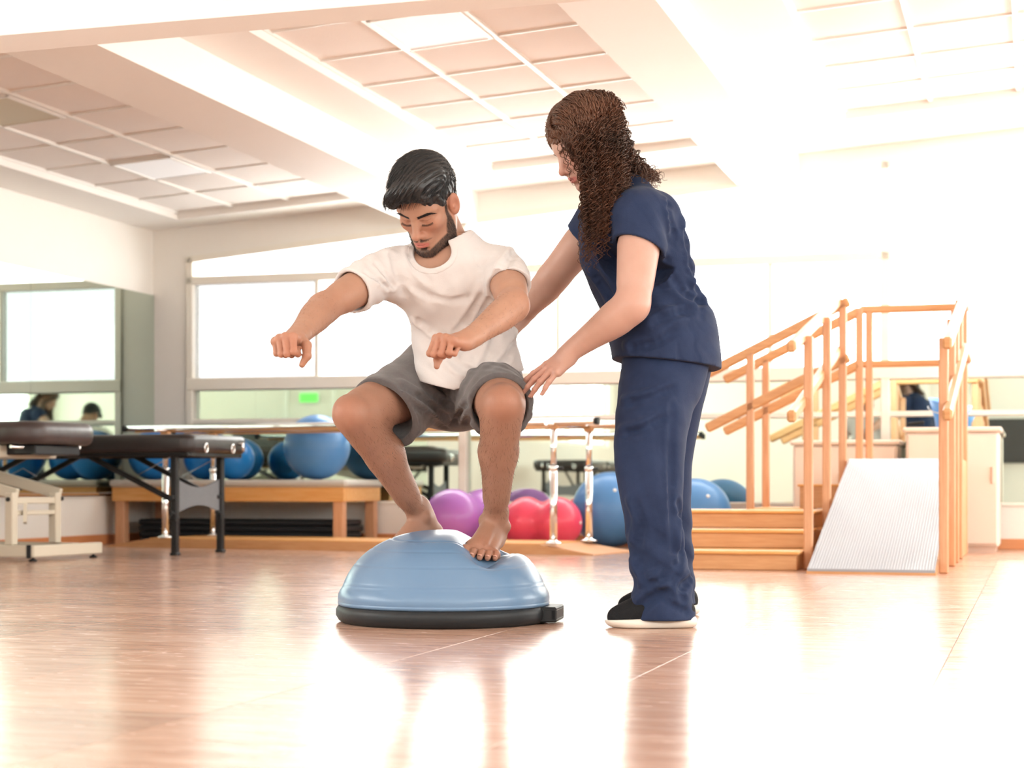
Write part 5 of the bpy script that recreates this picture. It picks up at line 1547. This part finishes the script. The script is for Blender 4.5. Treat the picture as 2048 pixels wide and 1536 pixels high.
vt.local_half(en, un + Vector((-.25, 0, .0)), .125); vt.local_half(ef, uf, .11)
vt.cone(en - un * .03, en + un * .08, .0635, .0685, 0, 'sub'); vt.cone(ef - uf * .02, ef + uf * .08, .056, .059, 0, 'sub')
vt.cone(wneck + Vector((-.012, 0, .0)), wneck + Vector((-.03, 0, .10)), .058, .075, .004, 'sub')
vt.ell(wneck + Vector((-.06, 0, -.03)), (.055, .05, .06), None, .006, 'sub')
vt.half(W(1330, 729, 5.2), (-.10, 0, -1))
vt.cone(W(1352, 664, 4.985), W(1372, 752, 4.975), .004, .026, .002, 'sub')
tv_, tq_ = shell_mesh(vt)
fast_mesh('scrub_top', put_local([(tv_, tq_)], wo), 'scrub_navy', wom)
pk = MB()                                                     # stitched hem and sleeve bands
# ---- trousers
vr = Vol(W(1200, 1262, 5.2) - Vector((.05, .42, .0)), W(1430, 640, 5.2) + Vector((.09, .36, .05)), .0044)
vr.chain([W(1330, 690, 5.16), W(1324, 740, 5.12), W(1307, 830, 5.06), W(1298, 920, 5.01), W(1304, 1010, 4.99), W(1314, 1100, 4.985), W(1325, 1180, 4.98), W(1326, 1262, 4.985)],
         [.118, .117, .107, .096, .085, .079, .083, .090], .04, 'add', ((0, 1, 0), .98))
vr.chain([W(1342, 690, 5.26), W(1340, 740, 5.29), W(1330, 830, 5.33), W(1322, 920, 5.37), W(1326, 1010, 5.40), W(1332, 1100, 5.42), W(1334, 1180, 5.43), W(1334, 1235, 5.44)],
         [.118, .116, .105, .094, .085, .081, .084, .088], .03, 'add', ((0, 1, 0), .98))
vr.cone(W(1368, 700, 5.12), W(1352, 765, 5.12), .072, .066, .05); vr.cone(W(1368, 700, 5.30), W(1352, 765, 5.30), .072, .066, .05)
for (c_, sg, nn, ph, A, lam) in (
    (W(1345, 900, 4.95), .12, (.95, 0, .2), .5, .0060, .085), (W(1330, 1130, 4.93), .10, (.5, .0, .85), 1.0, .0090, .085), (W(1300, 1190, 4.93), .08, (-.6, 0, .8), .4, .0075, .065),
    (W(1370, 1150, 4.95), .08, (.7, 0, -.7), .9, .0085, .06), (W(1320, 1020, 4.93), .10, (.9, 0, .3), 2.0, .0060, .07), (W(1290, 800, 4.97), .10, (.5, 0, .85), .3, .0045, .07), (W(1345, 1120, 5.42), .12, (.7, 0, .7), .3, .007, .07)):
    vr.warp(wave(nn, ph, A * .55, lam, c_, sg))
for ln in ([(1338, 800), (1335, 900), (1336, 1000), (1342, 1100)], [(1352, 1000), (1358, 1060), (1352, 1130), (1340, 1160)], [(1268, 1120), (1290, 1160), (1325, 1185), (1360, 1190)], [(1345, 1120), (1318, 1150), (1285, 1168)], [(1300, 1170), (1330, 1200), (1365, 1215)],
           [(1375, 1150), (1355, 1170), (1362, 1195)], [(1250, 800), (1290, 790), (1340, 770)], [(1245, 860), (1280, 850), (1320, 830)], [(1262, 1000), (1275, 1040), (1268, 1080)], [(1275, 1205), (1300, 1185), (1330, 1175)]):
    crease(vr, ln, 4.7, 5.5, .0055, .012, .014, True, (8, 7))
vr.local_half(W(1326, 1238, 4.985), (.0, 0, -1), .16); vr.local_half(W(1334, 1207, 5.44), (.0, 0, -1), .16)
vr.cone(W(1326, 1225, 4.985), W(1326, 1262, 4.985), .070, .084, 0, 'sub'); vr.cone(W(1334, 1196, 5.44), W(1334, 1230, 5.44), .068, .082, 0, 'sub')
vr.half(pel + Vector((0, 0, .06)), (0, 0, 1))
rv, rq = shell_mesh(vr)
fast_mesh('scrub_trousers', put_local([(rv, rq)], wo), 'scrub_navy', wom)
# ---- trainers
def trainer(cx, cy):
    def P(x, y, z): return Vector((cx + x, cy + y, z))
    v = Vol(P(-.15, -.08, -.005), P(.15, .08, .15), .0026)
    v.chain([P(.092, 0, .045), P(.03, 0, .046), P(-.04, -.002, .040), P(-.090, -.004, .030)], [.036, .039, .040, .028], .02)
    v.cone(P(.080, 0, .05), P(.070, 0, .10), .034, .030, .03); v.cone(P(.06, 0, .06), P(-.02, 0, .045), .036, .034, .03)
    v.half(P(0, 0, .020), (0, 0, -1)); v.half(P(0, 0, .105), (-.25, 0, 1))
    v.cone(P(.076, 0, .075), P(.074, 0, .13), .027, .030, 0, 'sub')
    up = shell_mesh(v)
    v = Vol(P(-.15, -.08, -.01), P(.15, .08, .06), .0024)
    for sg in (1, -1):
        v.chain([P(.098, sg * .006, .018), P(.03, sg * .010, .014), P(-.04, sg * .016, .014), P(-.092, sg * .004, .020)], [.036, .034, .034, .030], .01, 'add', ((0, 0, 1), .62))
    v.half(P(0, 0, .0012), (0, 0, -1)); v.half(P(0, 0, .028), (-.05, 0, 1))
    v.cone(P(-.135, -.1, -.012), P(-.135, .1, -.012), .02, .02, .01, 'sub')
    so = shell_mesh(v)
    e = fast_mesh('shoe', put_local([up], wo), 'shoe_black', wom); fast_mesh('sole', put_local([so], wo), 'shoe_sole', e)
    lc = MB()
    for k in range(4):
        x = -.005 - .018 * k; z = .083 - .010 * k
        lc.tube([P(x, -.030 + .002 * k, z - .012) - wom.location, P(x - .004, 0, z + .002) - wom.location, P(x, .030 - .002 * k, z - .012) - wom.location], .0022, 6)
    lc.build('laces', 'shoe_black', e)
c1 = FL(1298, 4.97); trainer(c1.x, c1.y)
c2 = FL(1312, 5.45); trainer(c2.x, c2.y)

# ---- long curly hair: volume under ringlets
vq = Vol(npv(Hw.o) + np.array((-.16, -.20, -.36)), npv(Hw.o) + np.array((.28, .20, .20)), .0036)
vq.ell(Hw(-.018, 0, .052), (.103, .086, .090), Hw.rot(), .01)
vq.ell(Hw(-.045, 0, .03), (.080, .090, .080), Hw.rot(), .02)
# near curtain, back fall and far side
vq.chain([Hw(.045, .066, .070), W(1172, 300, 5.085), W(1196, 360, 5.07), W(1200, 430, 5.05), W(1205, 470, 5.045)], [.020, .030, .042, .032, .012], .03, 'add', ((0, 1, 0), .6))
vq.chain([W(1195, 240, 5.14), W(1216, 320, 5.11), W(1216, 400, 5.08), W(1212, 450, 5.05)], [.045, .046, .036, .016], .03, 'add', ((0, 1, 0), .7))
vq.chain([W(1200, 235, 5.17), W(1236, 290, 5.18), W(1262, 330, 5.19), W(1292, 362, 5.19)], [.050, .036, .028, .012], .03)
vq.chain([Hw(.03, -.075, .05), W(1180, 330, 5.28), W(1195, 420, 5.30)], [.025, .03, .02], .03)
vq.cone(Hw(.118, .0, .0), Hw(.118, -.01, .03), .052, .046, .008, 'sub'); vq.cone(Hw(.100, .02, -.04), Hw(.100, -.06, -.04), .050, .050, .008, 'sub')
vq.cone(Hw(.088, .03, -.005), Hw(.095, .03, -.08), .030, .036, .006, 'sub')
def curls(x, y, z): return .0035 * np.sin(x * 330 + 2.5 * np.sin(z * 120)) * np.sin(z * 260 + y * 200) + .002 * np.sin(x * 700 + z * 500)
vq.warp(curls)
qv, qq = shell_mesh(vq)
fast_mesh('hair', put_local([(qv, qq)], wo), 'hair_brown', wom)

def ringlets(name, paths, parent, sides=3):
    V = []; Q = []; off = 0
    for (pts, r_h, pitch, rad, ph) in paths:
        P, _ = smooth_path(pts, [1] * len(pts), 10)
        seg = np.linalg.norm(np.diff(P, axis=0), axis=1); s_ = np.concatenate([[0], np.cumsum(seg)]); L0 = s_[-1]
        n = max(8, int(L0 / .0034)); t = np.linspace(0, L0, n)
        C = np.stack([np.interp(t, s_, P[:, q]) for q in range(3)], 1)
        T = np.gradient(C, axis=0); T /= np.linalg.norm(T, axis=1)[:, None] + 1e-9
        a = np.cross(T, np.array([.2, .9, .1])); a /= np.linalg.norm(a, axis=1)[:, None] + 1e-9; b = np.cross(T, a)
        w = t / pitch * 2 * np.pi + ph
        rr = (r_h * np.clip(t / (.25 * L0 + .02), .15, 1))[:, None]
        C = C + rr * (a * np.cos(w)[:, None] + b * np.sin(w)[:, None])
        T = np.gradient(C, axis=0); T /= np.linalg.norm(T, axis=1)[:, None] + 1e-9
        a = np.cross(T, np.array([.3, .5, .8])); a /= np.linalg.norm(a, axis=1)[:, None] + 1e-9; b = np.cross(T, a)
        rd = (rad * (1 - .6 * (t / L0) ** 3))[:, None]
        ring = np.stack([C + rd * (a * math.cos(2 * math.pi * q / sides) + b * math.sin(2 * math.pi * q / sides)) for q in range(sides)], 1)
        idx = np.arange(n * sides).reshape(n, sides) + off
        for q in range(sides):
            q2 = (q + 1) % sides; Q.append(np.stack([idx[:-1, q], idx[:-1, q2], idx[1:, q2], idx[1:, q]], -1))
        V.append(ring.reshape(-1, 3)); off += n * sides
    return fast_mesh(name, [(np.concatenate(V) - wo, np.concatenate(Q))], 'hair_brown', parent)
r3 = np.random.default_rng(11)
paths = []
def jit(p, s_): return Vector(p) + Vector(r3.normal(0, s_, 3))
for i in range(210):                                            # near curtain
    q = r3.random() * 1.15
    root = Hw(.062 - .13 * q + r3.normal(0, .01), .045 + .025 * r3.random(), .118 - .03 * r3.random() - .02 * abs(q - .4))
    side = Hw(.058 - .14 * q + r3.normal(0, .008), .092 + r3.normal(0, .004), .045 + r3.normal(0, .012))
    xe = 1168 + 62 * q + r3.normal(0, 6); ye = 505 - 55 * q + r3.normal(0, 22) - (35 if q > .75 else 0)
    if r3.random() < .35: ye -= 70 * r3.random()
    mid = W(0.5 * (1158 + 90 * q) + .5 * xe, 350, 5.045 + r3.normal(0, .015))
    paths.append(([root, side, mid, W(xe, (350 + ye) / 2, 5.035 + r3.normal(0, .012)), W(xe + r3.normal(0, 4), ye, 5.02 + r3.normal(0, .01))], r3.uniform(.004, .009), r3.uniform(.022, .034), r3.uniform(.0014, .0024), r3.uniform(0, 6)))
for i in range(300):                                            # back fall over the shoulder
    q = r3.random(); l = r3.uniform(-.08, .09)
    root = Hw(-.02 - .08 * q, l * .7, .125 - .03 * q)
    a = Hw(-.098 - .015 * r3.random(), l * 1.15, .07 - .06 * q)
    b = W(1228 + 38 * q + r3.normal(0, 5), 285 + 30 * q + r3.normal(0, 7), 5.19 - l * 1.15)
    c = W(1262 + 55 * q + r3.normal(0, 6), 330 + 32 * q + r3.normal(0, 8), 5.19 - l * 1.2)
    if l > .03 and r3.random() < .6: c = W(1232 + 25 * r3.random(), 385 + 35 * r3.random(), 5.055)
    paths.append(([root, a, b, c], r3.uniform(.004, .009), r3.uniform(.022, .034), r3.uniform(.0014, .0024), r3.uniform(0, 6)))
for i in range(150):                                             # crown, smoother
    f = r3.uniform(-.105, .070)
    fb = max(0, -.06 - f)
    paths.append(([Hw(f, .0, .143 - 8 * max(0, f) ** 2 - .9 * fb), Hw(f - .012, .052, .127 - 6 * max(0, f) ** 2 - .7 * fb), Hw(f - .02, .087, .075), Hw(f - .028, .100, .02)], .003, .045, r3.uniform(.0014, .0022), r3.uniform(0, 6)))
for i in range(70):                                             # the swirl at the crown
    a = r3.uniform(-.11, -.01); 
    paths.append(([Hw(a + .01, .02 + .02 * r3.random(), .145 + .6 * min(0, a + .06)), Hw(a - .005, .062, .125 + .5 * min(0, a + .06)), Hw(a - .012, .090, .085), Hw(a - .02, .104, .045)], .004, .03, r3.uniform(.0015, .0024), r3.uniform(0, 6)))
for i in range(130):                                            # layer over the side of the head
    f = r3.uniform(-.10, .02); 
    paths.append(([Hw(f * .6, .035, .136), Hw(f, .082, .09 + r3.normal(0, .008)), Hw(f - .015, .100 + r3.normal(0, .004), .03), W(1205 - f * 420 + r3.normal(0, 8), 345 + r3.normal(0, 25), 5.045 + r3.normal(0, .01)), W(1212 - f * 330 + r3.normal(0, 8), 395 + r3.normal(0, 25), 5.035)],
                  r3.uniform(.004, .008), r3.uniform(.022, .034), r3.uniform(.0014, .0024), r3.uniform(0, 6)))
for i in range(70):                                             # fringe swept from the parting
    f0 = r3.uniform(.0, .055); q = r3.random()
    paths.append(([Hw(f0, .0, .143 - 8 * f0 * f0), Hw(.055 + .015 * q, .022, .116 - .012 * q), Hw(.088 - .012 * q, .030 + .025 * q, .080), Hw(.078 - .02 * q, .052 + .022 * q, .052), W(1138 + 26 * q + r3.normal(0, 3), 312 + r3.normal(0, 14), 5.085)],
                  r3.uniform(.002, .005), r3.uniform(.022, .034), r3.uniform(.0013, .002), r3.uniform(0, 6)))
ringlets('curls', paths, wom)
loose = [([Hw(.083, .03, .085), W(1113, 290, 5.10), W(1128, 320, 5.09), W(1140, 350, 5.09), W(1150, 375, 5.09)], .0045, .022, .0010, 0),
         ([Hw(.083, .04, .08), W(1125, 295, 5.09), W(1140, 330, 5.08), W(1138, 362, 5.08)], .005, .026, .0008, 1),
         ([Hw(.075, .05, .075), W(1148, 320, 5.07), W(1166, 380, 5.05), W(1171, 430, 5.03), W(1170, 470, 5.02), W(1174, 515, 5.01)], .0085, .030, .0018, 2),
         ([Hw(.075, .05, .07), W(1152, 330, 5.07), W(1170, 390, 5.05), W(1174, 440, 5.03), W(1176, 505, 5.01)], .0085, .030, .0018, 4.5),
         ([Hw(.078, .045, .075), W(1143, 305, 5.07), W(1158, 345, 5.06), W(1164, 400, 5.04)], .006, .025, .0012, 4)]
ringlets('loose_curls', loose, wom)
